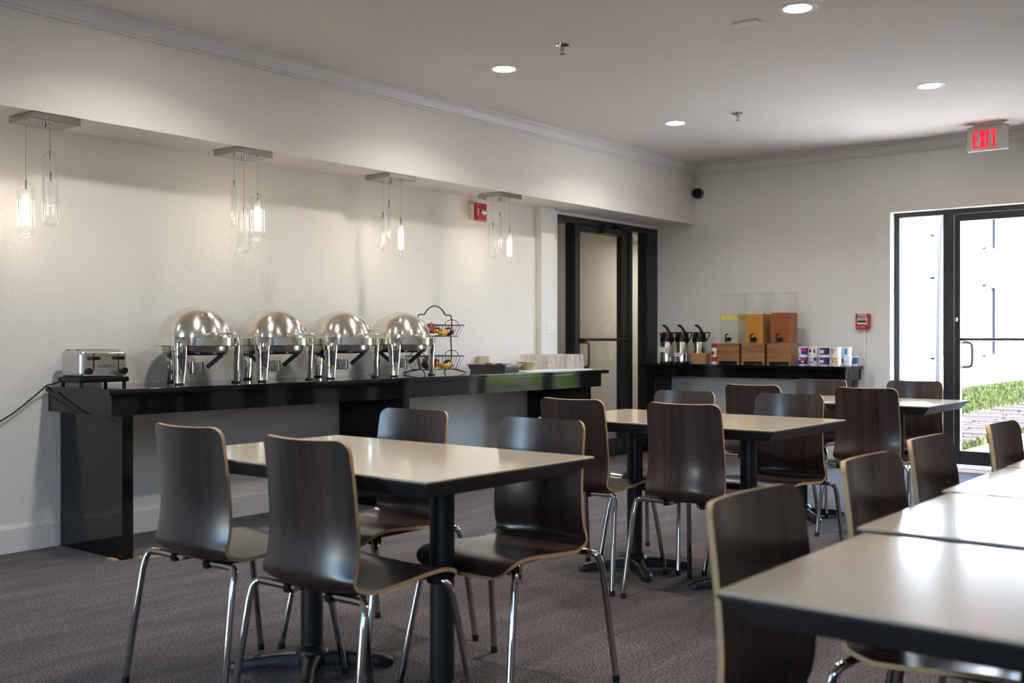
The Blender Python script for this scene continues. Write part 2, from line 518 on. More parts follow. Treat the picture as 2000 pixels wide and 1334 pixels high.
S('floor', MB().box((-0.02, YN, -0.12), (XR, YB + 0.09, 0.0)), M['carpet'], 'brown grey carpet floor with faint streaks', 'floor')
S('ceiling', MB().box((-0.15, YN - 0.15, CZ), (XR + 0.15, YB + 0.15, CZ + 0.15)), M['ceiling'], 'off white textured ceiling with recessed lamps', 'ceiling')
mb = MB()
mb.box((-0.15, YN - 0.15, -0.12), (0, 7.54, CZ))
mb.box((-0.15, 7.54, 2.25), (0, YB + 0.15, CZ))
S('wall_left', mb, M['wall'], 'off white textured wall behind the long buffet counter', 'wall')
mb = MB()
mb.box((-0.15, YB, -0.12), (2.348, YB + 0.2, CZ))
mb.box((2.348, YB, 2.248), (3.85, YB + 0.2, CZ))
mb.box((3.85, YB, -0.12), (XR + 0.15, YB + 0.2, CZ))
S('wall_back', mb, M['wall_back'], 'grey white far wall with the garden door', 'wall')
mb = MB()   # rear wall, behind the camera: one tall window and an added one
def wall_with_holes_x(mb, x0, x1, y0, y1, holes, z1):
    xs = x0
    for a, b, z0, zt in holes:
        mb.box((xs, y0, -0.12), (a, y1, z1)); mb.box((a, y0, -0.12), (b, y1, z0)); mb.box((a, y0, zt), (b, y1, z1)); xs = b
    mb.box((xs, y0, -0.12), (x1, y1, z1))
RW = [(1.5, 2.35, 0.02, 2.45), (6.3, 7.5, 1.2, 2.45)]  # second opening is added, its daylight lifts the far wall
wall_with_holes_x(mb, -0.15, XR + 0.15, YN - 0.15, YN, RW, CZ)
S('wall_rear', mb, M['wall'], 'off white wall with windows behind the camera', 'wall')
mb = MB()
SW = []
ys = YN
for a, b, z0, zt in SW:
    mb.box((XR, ys, -0.12), (XR + 0.15, a, CZ)); mb.box((XR, a, -0.12), (XR + 0.15, b, z0)); mb.box((XR, a, zt), (XR + 0.15, b, CZ)); ys = b
mb.box((XR, ys, -0.12), (XR + 0.15, YB + 0.15, CZ))
S('wall_right', mb, M['wall'], 'off white wall to the right of the camera', 'wall')
wn = 0
for a, b, z0, zt in RW:
    wn += 1
    wr = thing('window_%d' % wn, 'unseen dark framed window number %d in the rear wall' % wn, 'window', (0, 0, 0), kind='structure')
    f = MB()
    for lo, hi in (((a, YN - .1, z0), (a + .05, YN - .04, zt)), ((b - .05, YN - .1, z0), (b, YN - .04, zt)), ((a, YN - .1, z0), (b, YN - .04, z0 + .05)), ((a, YN - .1, zt - .05), (b, YN - .04, zt)), (((a + b) / 2 - .025, YN - .1, z0), ((a + b) / 2 + .025, YN - .04, zt))):
        f.box(lo, hi)
    f.build('window_frame', M['frame'], wr, smooth=False)
    MB().box((a, YN - .075, z0), (b, YN - .069, zt)).build('pane', M['glass'], wr, smooth=False)
for a, b, z0, zt in SW:
    wn += 1
    wr = thing('window_%d' % wn, 'dark framed window number %d in the right wall' % wn, 'window', (0, 0, 0), kind='structure')
    f = MB()
    for lo, hi in (((XR + .04, a, z0), (XR + .1, a + .05, zt)), ((XR + .04, b - .05, z0), (XR + .1, b, zt)), ((XR + .04, a, z0), (XR + .1, b, z0 + .05)), ((XR + .04, a, zt - .05), (XR + .1, b, zt)), ((XR + .04, (a + b) / 2 - .025, z0), (XR + .1, (a + b) / 2 + .025, zt))):
        f.box(lo, hi)
    f.build('window_frame', M['frame'], wr, smooth=False)
    MB().box((XR + .069, a, z0), (XR + .075, b, zt)).build('pane', M['glass'], wr, smooth=False)
# sky portals in the openings (they only guide sampling of the sky)
def portal(name, loc, sx, sy, rot):
    d = bpy.data.lights.new(name, 'AREA'); d.shape = 'RECTANGLE'; d.size = sx; d.size_y = sy; d.cycles.is_portal = True
    o = bpy.data.objects.new(name, d); COL.objects.link(o); o.location = loc; o.rotation_euler = rot
for i, (a, b, z0, zt) in enumerate(RW):
    portal('window_portal', ((a + b) / 2, YN - .12, (z0 + zt) / 2), b - a, zt - z0, (PI / 2, 0, 0))
for i, (a, b, z0, zt) in enumerate(SW):
    portal('window_portal', (XR + .12, (a + b) / 2, (z0 + zt) / 2), b - a, zt - z0, (PI / 2, 0, PI / 2))
portal('door_portal', (3.1, YB + .16, 1.15), 1.5, 2.2, (PI / 2, 0, PI))

S('soffit', MB().box((0.0, YN, SZ), (SX, YB, CZ)), M['wall'], 'off white dropped soffit running above the buffet counter', 'soffit')
# crown mouldings
prof = [(0, 0), (0.013, 0), (0.016, 0.004), (0.016, 0.009), (0.008, 0.012), (0.008, 0.015), (0.018, 0.019), (0.02, 0.026), (0.012, 0.029), (0.018, 0.045), (0.032, 0.068), (0.048, 0.08), (0.044, 0.083), (0.044, 0.086), (0.056, 0.090), (0.056, 0.102), (0, 0.102)]
mb = MB().prism([(SX + u, CZ - 0.102 + v) for u, v in prof], 'y', YN, YB)
S('trim_1', mb, M['trim'], 'white crown moulding along the soffit', 'moulding')
mb = MB().prism([(YB - u, CZ - 0.102 + v) for u, v in prof], 'x', SX, XR)
S('trim_2', mb, M['trim'], 'white crown moulding along the far wall', 'moulding')
# baseboards
mb = MB().prism([(0, 0), (0.016, 0), (0.016, 0.125), (0.011, 0.14), (0, 0.14)], 'y', YN, 7.274)
S('baseboard_left', mb, M['trim'], 'white baseboard along the buffet wall', 'baseboard')
mb = MB().prism([(YB, 0), (YB - 0.016, 0), (YB - 0.016, 0.125), (YB - 0.011, 0.14), (YB, 0.14)], 'x', 0.0, 2.211)
mb.prism([(YB, 0), (YB - 0.016, 0), (YB - 0.016, 0.125), (YB - 0.011, 0.14), (YB, 0.14)], 'x', 3.99, XR)
S('baseboard_back', mb, M['trim'], 'white baseboard along the far wall', 'baseboard')
# pilaster casing left of the dark hall door
S('trim_3', MB().box((0, 7.274, 0), (0.06, 7.46, SZ), r=0.003).box((-0.14, 7.46, 0), (0.02, 7.56, SZ)), M['trim'], 'white pilaster casing beside the dark framed hall door', 'casing')
# casing round the garden door
mb = MB()
mb.box((2.211, YB - 0.014, 0), (2.348, YB, 2.40))
mb.box((2.348, YB - 0.014, 2.248), (3.85, YB, 2.40))
mb.box((3.85, YB - 0.014, 0), (3.987, YB, 2.40))
S('trim_4', mb, M['trim'], 'flat white casing around the garden door', 'casing')

# ------------------------------------------------------------------ door_1 : storefront door in the left wall (plane x = -0.03 .. -0.145)
d1 = thing('door_1', 'dark framed glass door with sidelights at the far end of the buffet wall', 'door', (0, 0, 0), kind='structure')
FX0, FX1, GX = -0.145, -0.03, -0.09
fm = M['frame']
for y0, y1 in ((7.56, 7.61), (7.905, 7.955), (8.83, 8.885), (9.16, 9.361)):
    MB().box((FX0, y0, 0), (FX1, y1, 2.25), r=0.003, seg=1).build('mullion', fm, d1, smooth=False)
MB().box((FX0, 7.56, 2.195), (FX1 + 0.001, 9.361, 2.252)).build('header', fm, d1, smooth=False)
for y0, y1 in ((7.61, 7.905), (8.885, 9.16)):
    MB().box((FX0 + .01, y0, 0), (FX1 - .01, y1, 0.08)).build('sill', fm, d1, smooth=False)
    MB().box((GX - .003, y0, 0.08), (GX + .003, y1, 2.195)).build('sidelight_pane', M['glass'], d1, smooth=False)
leaf = MB()
for lo, hi in (((-0.11, 7.957, 0.01), (-0.045, 8.005, 2.19)), ((-0.11, 8.715, 0.01), (-0.045, 8.828, 2.19)), ((-0.11, 8.005, 2.13), (-0.045, 8.715, 2.19)), ((-0.11, 8.005, 0.01), (-0.045, 8.715, 0.175))):
    leaf.box(lo, hi, r=0.003, seg=1)
leaf = leaf.build('door_leaf', fm, d1, smooth=False)
MB().box((-0.081, 8.0, 0.17), (-0.075, 8.72, 2.135)).build('pane', M['glass'], leaf, smooth=False)
def push_bar_x(parent, x, y0, y1, z):
    MB().cyl((x, y0, z), (x, y1, z), 0.013, 14).cyl((x, y0, z), (x - 0.05, y0, z), 0.012, 12).cyl((x, y1, z), (x - 0.05, y1, z), 0.012, 12).build('push_bar', M['bronze'], parent)
push_bar_x(leaf, 0.0, 7.985, 8.745, 1.128)
pts = catmull([(-0.045, 7.985, 1.105), (-0.02, 7.985, 1.105), (0.025, 7.99, 1.105), (0.05, 8.0, 1.09), (0.055, 8.0, 1.06), (0.055, 8.0, 0.92), (0.05, 8.0, 0.885), (0.025, 7.99, 0.87), (-0.02, 7.985, 0.87), (-0.045, 7.985, 0.87)], 5)
MB().tube(pts, 0.012, 12).build('pull_handle', M['bronze'], leaf)
MB().cyl((-0.046, 7.98, 1.27), (-0.03, 7.98, 1.27), 0.016, 16).build('lock', M['chrome'], leaf)
mb = MB().box((-0.045, 8.33, 2.135), (0.015, 8.62, 2.185), r=0.006).box((-0.02, 8.36, 2.185), (0.0, 8.39, 2.21))
mb.tube([(-0.01, 8.375, 2.21), (0.05, 8.47, 2.225), (-0.02, 8.6, 2.23)], 0.009, 8)
mb.box((-0.03, 8.56, 2.20), (0.01, 8.64, 2.245))
mb.build('door_closer', M['blackmetal'], leaf)
# the hall beyond it
mb = MB()
mb.box((-1.95, 6.4, -0.1), (-1.8, 14.0, 2.41)); mb.box((-1.95, 6.25, -0.1), (-0.15, 6.4, 2.41)); mb.box((-1.95, 14.0, -0.1), (-0.15, 14.15, 2.41))
mb.box((-0.3, YB + 0.2, -0.1), (-0.15, 14.0, 2.41))
S('wall_hall', mb, M['hallwall'], 'beige hall wall seen through the dark framed door', 'wall')
S('ceiling_hall', MB().box((-1.95, 6.25, 2.405), (-0.15, 14.15, 2.5)), M['ceiling'], 'hall ceiling beyond the dark framed door', 'ceiling')
S('floor_hall', MB().box((-1.95, 6.25, -0.12), (-0.02, 14.15, -0.001)), M['carpet'], 'hall carpet beyond the dark framed door', 'floor')

# ------------------------------------------------------------------ door_2 : garden door in the far wall (plane y = 9.45)
d2 = thing('door_2', 'dark framed glass garden door with sidelight in the far wall', 'door', (0, 0, 0), kind='structure')
FY0, FY1 = 9.455, 9.545
for x0, x1 in ((2.35, 2.392), (2.765, 2.852), (3.80, 3.85)):
    MB().box((x0, FY0, 0), (x1, FY1, 2.248), r=0.003, seg=1).build('mullion', fm, d2, smooth=False)
MB().box((2.35, FY0 - .001, 2.208), (3.85, FY1, 2.25)).build('header', fm, d2, smooth=False)
MB().box((2.392, FY0 + .01, 0.0), (2.765, FY1 - .01, 0.10)).build('sill', fm, d2, smooth=False)
MB().box((2.392, 9.497, 0.10), (2.765, 9.503, 2.208)).build('sidelight_pane', M['glass'], d2, smooth=False)
leaf = MB()
for lo, hi in (((2.856, 9.462, 0.055), (2.905, 9.515, 2.205)), ((3.745, 9.462, 0.055), (3.797, 9.515, 2.205)), ((2.905, 9.462, 2.145), (3.745, 9.515, 2.205)), ((2.905, 9.462, 0.055), (3.745, 9.515, 0.175))):
    leaf.box(lo, hi, r=0.003, seg=1)
leaf = leaf.build('door_leaf', fm, d2, smooth=False)
MB().box((2.90, 9.485, 0.17), (3.75, 9.491, 2.15)).build('pane', M['glass'], leaf, smooth=False)
MB().cyl((2.88, 9.42, 1.13), (3.77, 9.42, 1.13), 0.013, 14).cyl((2.88, 9.42, 1.13), (2.88, 9.47, 1.13), 0.012).cyl((3.77, 9.42, 1.13), (3.77, 9.47, 1.13), 0.012).build('push_bar', M['bronze'], leaf)
pts = catmull([(2.885, 9.515, 1.105), (2.885, 9.54, 1.105), (2.90, 9.56, 1.105), (2.955, 9.565, 1.10), (2.975, 9.565, 1.07), (2.975, 9.565, 0.93), (2.955, 9.565, 0.895), (2.90, 9.56, 0.89), (2.885, 9.54, 0.89), (2.885, 9.515, 0.89)], 5)
MB().tube(pts, 0.013, 12).build('pull_handle', M['blackmetal'], leaf)
MB().cyl((2.878, 9.462, 1.30), (2.878, 9.445, 1.30), 0.018, 16).box((2.872, 9.435, 1.285), (2.884, 9.447, 1.315)).build('lock', M['chrome'], leaf)
MB().prism([(9.40, 0), (9.415, 0.022), (9.55, 0.05), (9.58, 0.05), (9.58, 0)], 'x', 2.35, 3.85).build('threshold', M['brushed'], d2, smooth=False)

# ------------------------------------------------------------------ outside
g = MB()
g.add([(-60, YB + 0.2, -0.12), (90, YB + 0.2, -0.12), (90, 120, -0.12), (-60, 120, -0.12)], [(0, 1, 2, 3)])
g.add([(-60, -60, -0.12), (90, -60, -0.12), (90, -14, -0.12), (-60, -14, -0.12)], [(0, 1, 2, 3)])
g.add([(20, -14, -0.12), (90, -14, -0.12), (90, YB + 0.2, -0.12), (20, YB + 0.2, -0.12)], [(0, 1, 2, 3)])
S('ground', g, M['lawn'], 'green lawn outside the garden door', 'lawn')
S('pavement', MB().box((2.25, YB + 0.2, -0.14), (13.0, 15.8, -0.07)), M['concrete'], 'pale concrete landing outside the garden door', 'pavement')  # landing widened out of view to bounce sunlight onto the soffit
mb = MB().box((-4, -14, -0.2), (20, YN - 0.15, -0.06)).box((XR + 0.15, YN - 0.15, -0.2), (20, YB + 0.2, -0.06))  # unseen paving added so green lawn bounce stays out of the room
S('terrace', mb, M['paving'], 'grey paved terrace added unseen in place of green lawn', 'terrace')
# grass blades in the part of the lawn that is seen
vs = []; fs = []
rg = random.Random(3)
for i in range(26000):
    y = 10.5 + 24 * rg.random() ** 1.3
    xl = CAMX - y * math.tan(math.radians(20.5)); xr = CAMX - y * math.tan(math.radians(11.5))
    x = xl + (xr - xl) * rg.random()
    if x > 2.2 and y < 16.6: continue
    if x < -2.35 or (abs(x + .44) < .15 and abs(y - 20) < .15): continue
    if 0.45 < x < 1.95 and 11.9 < y < 24 and rg.random() < 0.97: continue
    a = rg.random() * 2 * PI; h = 0.05 + 0.05 * rg.random(); wd = 0.012
    n = len(vs)
    vs += [(x - wd * math.cos(a), y - wd * math.sin(a), -0.12), (x + wd * math.cos(a), y + wd * math.sin(a), -0.12), (x + 0.03 * math.cos(a + 1.3), y + 0.03 * math.sin(a + 1.3), -0.12 + h)]
    fs.append((n, n + 1, n + 2))
gb = MB(); gb.add(vs, fs); gb = gb.build('grass', M['blade'], smooth=False, fix=False)
tag(gb, 'short green grass blades growing on the lawn', 'grass', kind='stuff')
# stepping stone path
path = thing('stone_path', 'rows of brown stepping stones across the lawn', 'path', (1.2, 18, -0.12))
y = 12.0; rp = random.Random(5)
while y < 23.5:
    d = 0.30 + 0.08 * rp.random()
    x0 = -0.75 + 0.15 * rp.random(); x1 = 0.70 + 0.15 * rp.random()
    xm = (x0 + x1) / 2 + 0.3 * (rp.random() - .5)
    for a, b in ((x0, xm - .02), (xm + .02, x1)):
        MB().box((a, y - 18, -0.02), (b, y - 18 + d, 0.035 + 0.012 * rp.random()), r=0.012, seg=1).build('stone', M['stone'], path, smooth=False)
    y += d + 0.13
# white building
bl = thing('building', 'white two storey building with tall windows across the lawn', 'building', (-2.6, 30, -0.12))
wl = MB()
wl.box((-9, -16, 0), (0, 26, 7.4))
wl.build('wall', M['stucco'], bl, smooth=False)
for z0 in (2.86, 6.5):
    MB().box((0, -16, z0), (0.14, 26, z0 + 0.16)).build('ledge', M['stucco_trim'], bl, smooth=False)
for yy in (-13.0, -4.85, 0.1, 4.8, 9.6):
    MB().box((0, yy - .2, 0), (0.1, yy + .2, 7.4)).build('pilaster', M['stucco'], bl, smooth=False)
for yc in (-7.0, -2.2, 2.35, 7.0, 11.8):
    for z0, z1 in ((0.75, 2.78), (3.75, 5.8)):
        f = MB()
        y0, y1 = yc - 1.25, yc + 1.25
        for lo, hi in (((0, y0, z0), (.09, y0 + .06, z1)), ((0, y1 - .06, z0), (.09, y1, z1)), ((0, y0, z0), (.09, y1, z0 + .06)), ((0, y0, z1 - .06), (.09, y1, z1))):
            f.box(lo, hi)
        f = f.build('window', M['winframe'], bl, smooth=False)
        MB().box((0.01, y0, z0), (0.03, y1, z1)).build('pane', M['winglass'], f, smooth=False)
        MB().box((0, yc - .3, z0), (.1, yc - .26, z1)).build('mullion', M['winmullion'], f, smooth=False)
        MB().box((0, y1 - .05, z0), (.1, y1 - .01, z1)).build('mullion', M['winmullion'], f, smooth=False)
        MB().box((0, y0 - .1, z0 - .12), (.16, y1 + .1, z0)).build('window_sill', M['stucco_trim'], f, smooth=False)
MB().box((-9.2, -16.2, 7.4), (0.3, 26.2, 7.6)).build('roof', M['stucco_trim'], bl, smooth=False)

def leaf_cloud(mb, c, r, n, size, rnd, sc=(1, 1, 1)):
    vs = []; fs = []
    for i in range(n):
        while True:
            p = Vector((rnd.uniform(-1, 1), rnd.uniform(-1, 1), rnd.uniform(-1, 1)))
            if 0.45 < p.length < 1: break
        p = Vector((p.x * r * sc[0] + c[0], p.y * r * sc[1] + c[1], p.z * r * sc[2] + c[2]))
        a = Vector((rnd.uniform(-1, 1), rnd.uniform(-1, 1), rnd.uniform(-.6, .6))).normalized() * size
        b = Vector((rnd.uniform(-1, 1), rnd.uniform(-1, 1), rnd.uniform(-.6, .6))).normalized() * size * 0.5
        k = len(vs)
        vs += [p - a, p + b, p + a, p - b]; fs.append((k, k + 1, k + 2, k + 3))
    mb.add(vs, fs); return mb
tr = thing('tree', 'thin grey tree trunk seen through the garden door sidelight', 'tree', (-0.44, 20.0, -0.12))
pts = [(0, 0, 0), (0.01, 0, 1.2), (0.02, 0, 2.2), (0.05, 0, 3.0), (0.1, 0, 3.8), (0.14, 0, 4.8)]
MB().tube(catmull(pts, 4), 0.055, 10, radii=[0.068 - 0.02 * i / 20 for i in range(21)]).build('trunk', M['bark'], tr)
rl = random.Random(11)
leaf_cloud(MB(), (0.15, 0, 5.9), 1.5, 900, 0.16, rl).build('foliage', M['leaf'], tr, smooth=False, fix=False)['kind'] = 'stuff'
for i, (x, y, r) in enumerate(((8.6, 18.2, 1.4), (11.8, 18.6, 1.7), (14.6, 22.4, 1.9), (8.4, 22.6, 1.6), (15.6, 18.0, 1.8), (11.6, 25.4, 2.1))):
    sh = thing('shrub', ['green shrub nearest the garden door on the right side lawn', 'broad green shrub second along the right side lawn', 'tall green shrub third along the right side lawn', 'green shrub behind the nearest one on the right side lawn', 'green shrub farthest right on the lawn', 'largest green shrub at the back of the right side lawn'][i], 'shrub', (x, y, -0.12), group='shrubs on the side lawn')
    MB().tube([(0, 0, 0), (0.05, 0, r * .6)], 0.07, 8).build('stem', M['bark'], sh)
    leaf_cloud(MB(), (0, 0, r * 0.95), r, 1500, 0.15, rl, (1, 1, 0.95)).build('foliage', M['leaf'], sh, smooth=False, fix=False)['kind'] = 'stuff'

# ------------------------------------------------------------------ ceiling fittings
LAMPS = {}
def downlight(x, y, label):
    t = thing('ceiling_light', label, 'ceiling light', (x, y, CZ), group='recessed ceiling lights')
    MB().lathe([(0.072, -0.003), (0.092, -0.006), (0.102, -0.002), (0.103, 0.0)], 40, cap=False).lathe([(0.072, -0.003), (0.070, 0.012)], 40, cap=False).build('trim_ring', M['white'], t)
    MB().lathe([(0.0, -0.0015), (0.072, -0.0015)], 32, cap=False).build('lens', M['down'], t)
    if 'down' not in LAMPS:
        d = bpy.data.lights.new('downlight_beam', 'AREA'); d.shape = 'DISK'; d.size = 0.14; d.energy = DOWN_WATTS
        d.color = srgb(255, 250, 243)[:3]; d.spread = math.radians(140); LAMPS['down'] = d
    lo = bpy.data.objects.new('downlight_beam', LAMPS['down']); COL.objects.link(lo); lo.parent = t; lo.location = (0, 0, -0.008)
    return t
names = {(1.30, 5.24): 'recessed ceiling light nearest the buffet soffit, left in the frame', (3.28, 5.24): 'recessed ceiling light cut by the top edge of the frame',
         (1.30, 7.41): 'recessed ceiling light closest to the far wall corner', (3.28, 7.41): 'recessed ceiling light nearest the exit sign'}
DL0 = None
for x in (1.30, 3.28, 5.26):
    for y in (3.07, 5.24, 7.41):
        lab = names.get((x, y), 'recessed ceiling light out of view, %s column from buffet wall, %s row from camera' % ({1.3: 'first', 3.28: 'second', 5.26: 'third'}[x], {3.07: 'first', 5.24: 'second', 7.41: 'third'}[y]))
        if DL0 is None: DL0 = downlight(x, y, lab)
        else: dup(DL0, (x, y, CZ), 0, lab)
t = thing('ceiling_light', 'unseen flat light added to brighten the hall beyond the dark door', 'ceiling light', (-0.95, 11.9, 2.405))  # added lamp, kept out of view, brightens the hall behind the glass
MB().box((-.3, -.6, -0.03), (.3, .6, 0.0)).build('housing', M['white'], t, smooth=False)
MB().box((-.28, -.58, -0.034), (.28, .58, -0.031)).build('lens', M['hallfill'], t, smooth=False)

def sprinkler(x, y, label):
    t = thing('sprinkler', label, 'sprinkler', (x, y, CZ), group='ceiling sprinklers')
    MB().lathe([(0.042, 0.0), (0.04, -0.008), (0.018, -0.014), (0.0, -0.014)], 24).build('escutcheon', M['chrome'], t)
    MB().cyl((0, 0, -0.01), (0, 0, -0.03), 0.01, 12).cyl((0.012, 0, -0.026), (0.004, 0, -0.055), 0.003, 6).cyl((-0.012, 0, -0.026), (-0.004, 0, -0.055), 0.003, 6).build('head', M['chrome'], t)
    MB().lathe([(0.0, -0.055), (0.018, -0.056), (0.018, -0.058), (0.0, -0.058)], 16).build('deflector', M['chrome'], t)
    return t
sp = sprinkler(1.92, 5.02, 'chrome ceiling sprinkler nearer the camera')
dup(sp, (1.86, 7.38, CZ), 0.4, 'chrome ceiling sprinkler nearer the far wall')
t = thing('ceiling_plate', 'small white blank plate on the ceiling', 'cover plate', (2.96, 5.30, CZ))
MB().box((-.075, -.035, -.012), (.075, .035, 0), r=0.004).build('plate', M['white'], t)
# exit sign hung below the ceiling, reads EXIT
ex = thing('exit_sign', 'red lettered EXIT sign hung from the ceiling above the garden door', 'exit sign', (3.25, 8.99, CZ))
MB().box((-.115, -.03, -.012), (.115, .03, 0), r=.004).build('canopy', M['white'], ex)
MB().box((-.155, -.022, -.217), (.155, .022, -.02), r=.005).box((-.06, -.015, -.022), (.06, .015, -.01)).build('housing', M['sign'], ex)
MB().box((-.1, -.02, -.2185), (-.09, -.01, -.2175)).cyl((-.117, -.0225, -.208), (-.117, -.0255, -.208), 0.003, 8).build('test_lamp', M['exitred'], ex)
def bar(mb, x0, z0, x1, z1, w):   # slanted bar
    mb.add([(x0 - w / 2, 0, z0), (x0 + w / 2, 0, z0), (x1 + w / 2, 0, z1), (x1 - w / 2, 0, z1), (x0 - w / 2, .003, z0), (x0 + w / 2, .003, z0), (x1 + w / 2, .003, z1), (x1 - w / 2, .003, z1)],
           [(0, 1, 2, 3), (7, 6, 5, 4), (0, 4, 5, 1), (1, 5, 6, 2), (2, 6, 7, 3), (3, 7, 4, 0)])
lt = MB(); zb, zt = -.196, -.056; ft = -.0245
for lo, hi in (((-.110, zb), (-.094, zt)), ((-.094, zt - .015), (-.065, zt)), ((-.094, -.133), (-.065, -.119)), ((-.094, zb), (-.065, zb + .016))):
    lt.box((lo[0], ft, lo[1]), (hi[0], ft + .003, hi[1]))
b1 = MB(); bar(b1, -.051, zb, -.022, zt, .018); bar(b1, -.022, zb, -.051, zt, .018)
lt.add([(x, y + ft, z) for x, y, z in b1.v], b1.f)
lt.box((-.008, ft, zb), (.010, ft + .003, zt)).box((.040, ft, zb), (.058, ft + .003, zt)).box((.022, ft, zt - .016), (.076, ft + .003, zt))
lt.build('lettering', M['exitred'], ex, smooth=False, fix=False)
# security camera in the corner
t = thing('security_camera', 'black dome security camera in the far wall corner', 'camera', (0.445, YB, 2.58))
MB().cyl((0.0, 0, 0), (0.0, -0.025, 0), 0.055, 28).build('base', M['camgrey'], t)
MB().sphere((0.0, -0.04, 0), 0.05, 24, 14).build('dome', M['blackplastic'], t)
MB().cyl((0.02, -0.082, -0.004), (0.022, -0.09, -0.006), 0.014, 16).build('lens', M['blackplastic'], t)
# fire strobe on the buffet wall
t = thing('fire_strobe', 'red fire alarm strobe on a cream box high on the buffet wall', 'fire alarm', (0, 6.45, 2.15))
MB().box((0, -.063, -.063), (.052, .063, .063), r=.004).build('back_box', M['cream'], t)
for zz in (-.028, .028):
    MB().cyl((.02, -.064, zz), (.02, -.0625, zz), .004, 8).build('screw', M['blackmetal'], t)
MB().box((.052, -.066, -.072), (.085, .066, .072), r=.012, seg=3).build('housing', M['red'], t)
MB().sphere((.09, .012, .0), .026, 16, 10).build('strobe_lens', M['steelbright'], t)
text_mesh('lettering', 'FIRE', .03, M['lettering_white'], t, face_x_pos(.0856, -.045, 0.0) @ Matrix.Rotation(PI / 2, 4, 'Z'))
# fire pull station
t = thing('fire_pull_station', 'red fire alarm pull station on the far wall by the garden door', 'fire alarm', (2.108, YB, 1.29))
MB().box((-.062, -.045, -.07), (.062, 0, .07), r=.006).build('housing', M['red'], t)
MB().box((-.045, -.047, -.028), (.045, -.044, .034), r=.002, seg=1).build('pull_plate', M['brushed'], t)
MB().box((-.038, -.052, -.008), (.038, -.046, .008), r=.002, seg=1).build('pull_bar', M['blackplastic'], t)
text_mesh('lettering', 'FIRE', .04, M['lettering_white'], t, face_y_neg(0, -.0458, .052), xs=1.15)
text_mesh('lettering', 'ALARM', .018, M['lettering_dark'], t, face_y_neg(0, -.0478, .022))
text_mesh('lettering', 'PULL DOWN', .013, M['lettering_white'], t, face_y_neg(-.012, -.0458, -.05))
MB().cyl((.045, -.045, -.053), (.045, -.05, -.053), .008, 12).build('key_lock', M['blackplastic'], t)
t = tag(MB().box((2.11, YB - .016, 0.14), (2.13, YB, 1.22), r=.002, seg=1).build('conduit', M['trim']), 'thin cream conduit running down from the fire pull station', 'conduit')
# light switch on the pilaster
t = thing('light_switch', 'white double light switch on the pilaster by the dark door', 'light switch', (0.06, 7.40, 1.237))
MB().box((0, -.058, -.058), (.006, .058, .058), r=.003).build('switch_plate', M['white'], t)
for s in (-.023, .023):
    MB().box((.006, s - .016, -.033), (.011, s + .016, .033), r=.002, seg=1).build('rocker', M['white'], t)

# ------------------------------------------------------------------ buffet counter (left wall)
CTZ = 0.876
bc = thing('buffet_counter', 'long black granite buffet counter along the left wall', 'counter', (0, 2.873, 0))
L = 7.41 - 2.873
ysm = 5.075 - 2.873
MB().box((0.022, 0.0, CTZ - .03), (.668, ysm - .0015, CTZ), r=.004).build('worktop', M['granite'], bc)
MB().box((0.022, ysm + .0015, CTZ - .03), (.668, L, CTZ), r=.004).build('worktop', M['granite'], bc)
MB().box((.635, .017, .740), (.655, ysm - .0015, CTZ - .03)).build('apron', M['granite'], bc, smooth=False)
MB().box((.635, ysm + .0015, .740), (.655, L - .10, CTZ - .03)).build('apron', M['granite'], bc, smooth=False)
MB().box((.022, .017, .740), (.635, .037, CTZ - .03)).build('apron', M['granite'], bc, smooth=False)
MB().box((.022, L - .12, .740), (.635, L - .10, CTZ - .03)).build('apron', M['granite'], bc, smooth=False)
for y0, y1 in ((.085, .147), (4.985 - 2.873, 5.05 - 2.873), (7.12 - 2.873, 7.18 - 2.873)):
    MB().box((.022, y0, 0), (.642, y1, .748), r=.002, seg=1).build('support_panel', M['granite'], bc, smooth=False)
# pine shims at the foot of the first panel
tag(MB().add([(.655, 3.03, 0), (.685, 3.03, 0), (.735, 3.16, 0), (.715, 3.17, 0), (.655, 3.03, .012), (.685, 3.03, .012), (.735, 3.16, .003), (.715, 3.17, .003)], [(3, 2, 1, 0), (4, 5, 6, 7), (0, 1, 5, 4), (1, 2, 6, 5), (2, 3, 7, 6), (3, 0, 4, 7)]).build('shim', M['shimwood'], smooth=False), 'pale wooden shim on the carpet right of the first counter panel', 'shim')
tag(MB().box((.56, 2.915, 0), (.63, 2.945, .008)).build('shim', M['shimwood'], smooth=False), 'small pale wooden shim on the carpet left of the first counter panel', 'shim')

# toaster
tz = CTZ
to = thing('toaster', 'stainless four slice toaster at the near end of the buffet counter', 'toaster', (0.17, 3.07, tz))
bm = MB().box((-.105, -.137, .045), (.105, .137, .197), r=.028, seg=5)
bm.build('body', M['brushed'], to)
MB().box((-.115, -.145, .022), (.115, .145, .05), r=.006).build('base', M['blackplastic'], to)
for sx in (-.095, .095):
    for sy in (-.125, .125):
        MB().cyl((sx, sy, 0), (sx, sy, .024), .010, 12).build('foot', M['rubber'], to)
MB().box((.104, -.118, .056), (.109, .128, .18), r=.003).build('front_panel', M['steelbright'], to)
for yy in (-.062, .082):
    s = MB().box((.1085, yy - .003, .085), (.110, yy + .003, .178)).build('lever_slot', M['blackplastic'], to, smooth=False)
    MB().box((.109, yy - .025, .143), (.135, yy + .025, .163), r=.004).build('lever', M['blackplastic'], to)
for yy in (-.095, .112):
    MB().cyl((.108, yy, .083), (.128, yy, .083), .018, 20).build('dial', M['blackplastic'], to)
for xx in (-.055, .045):
    for yy in (-.065, .065):
        MB().box((xx - .014, yy - .055, .192), (xx + .014, yy + .055, .1985)).build('slot', M['blackplastic'], to, smooth=False)
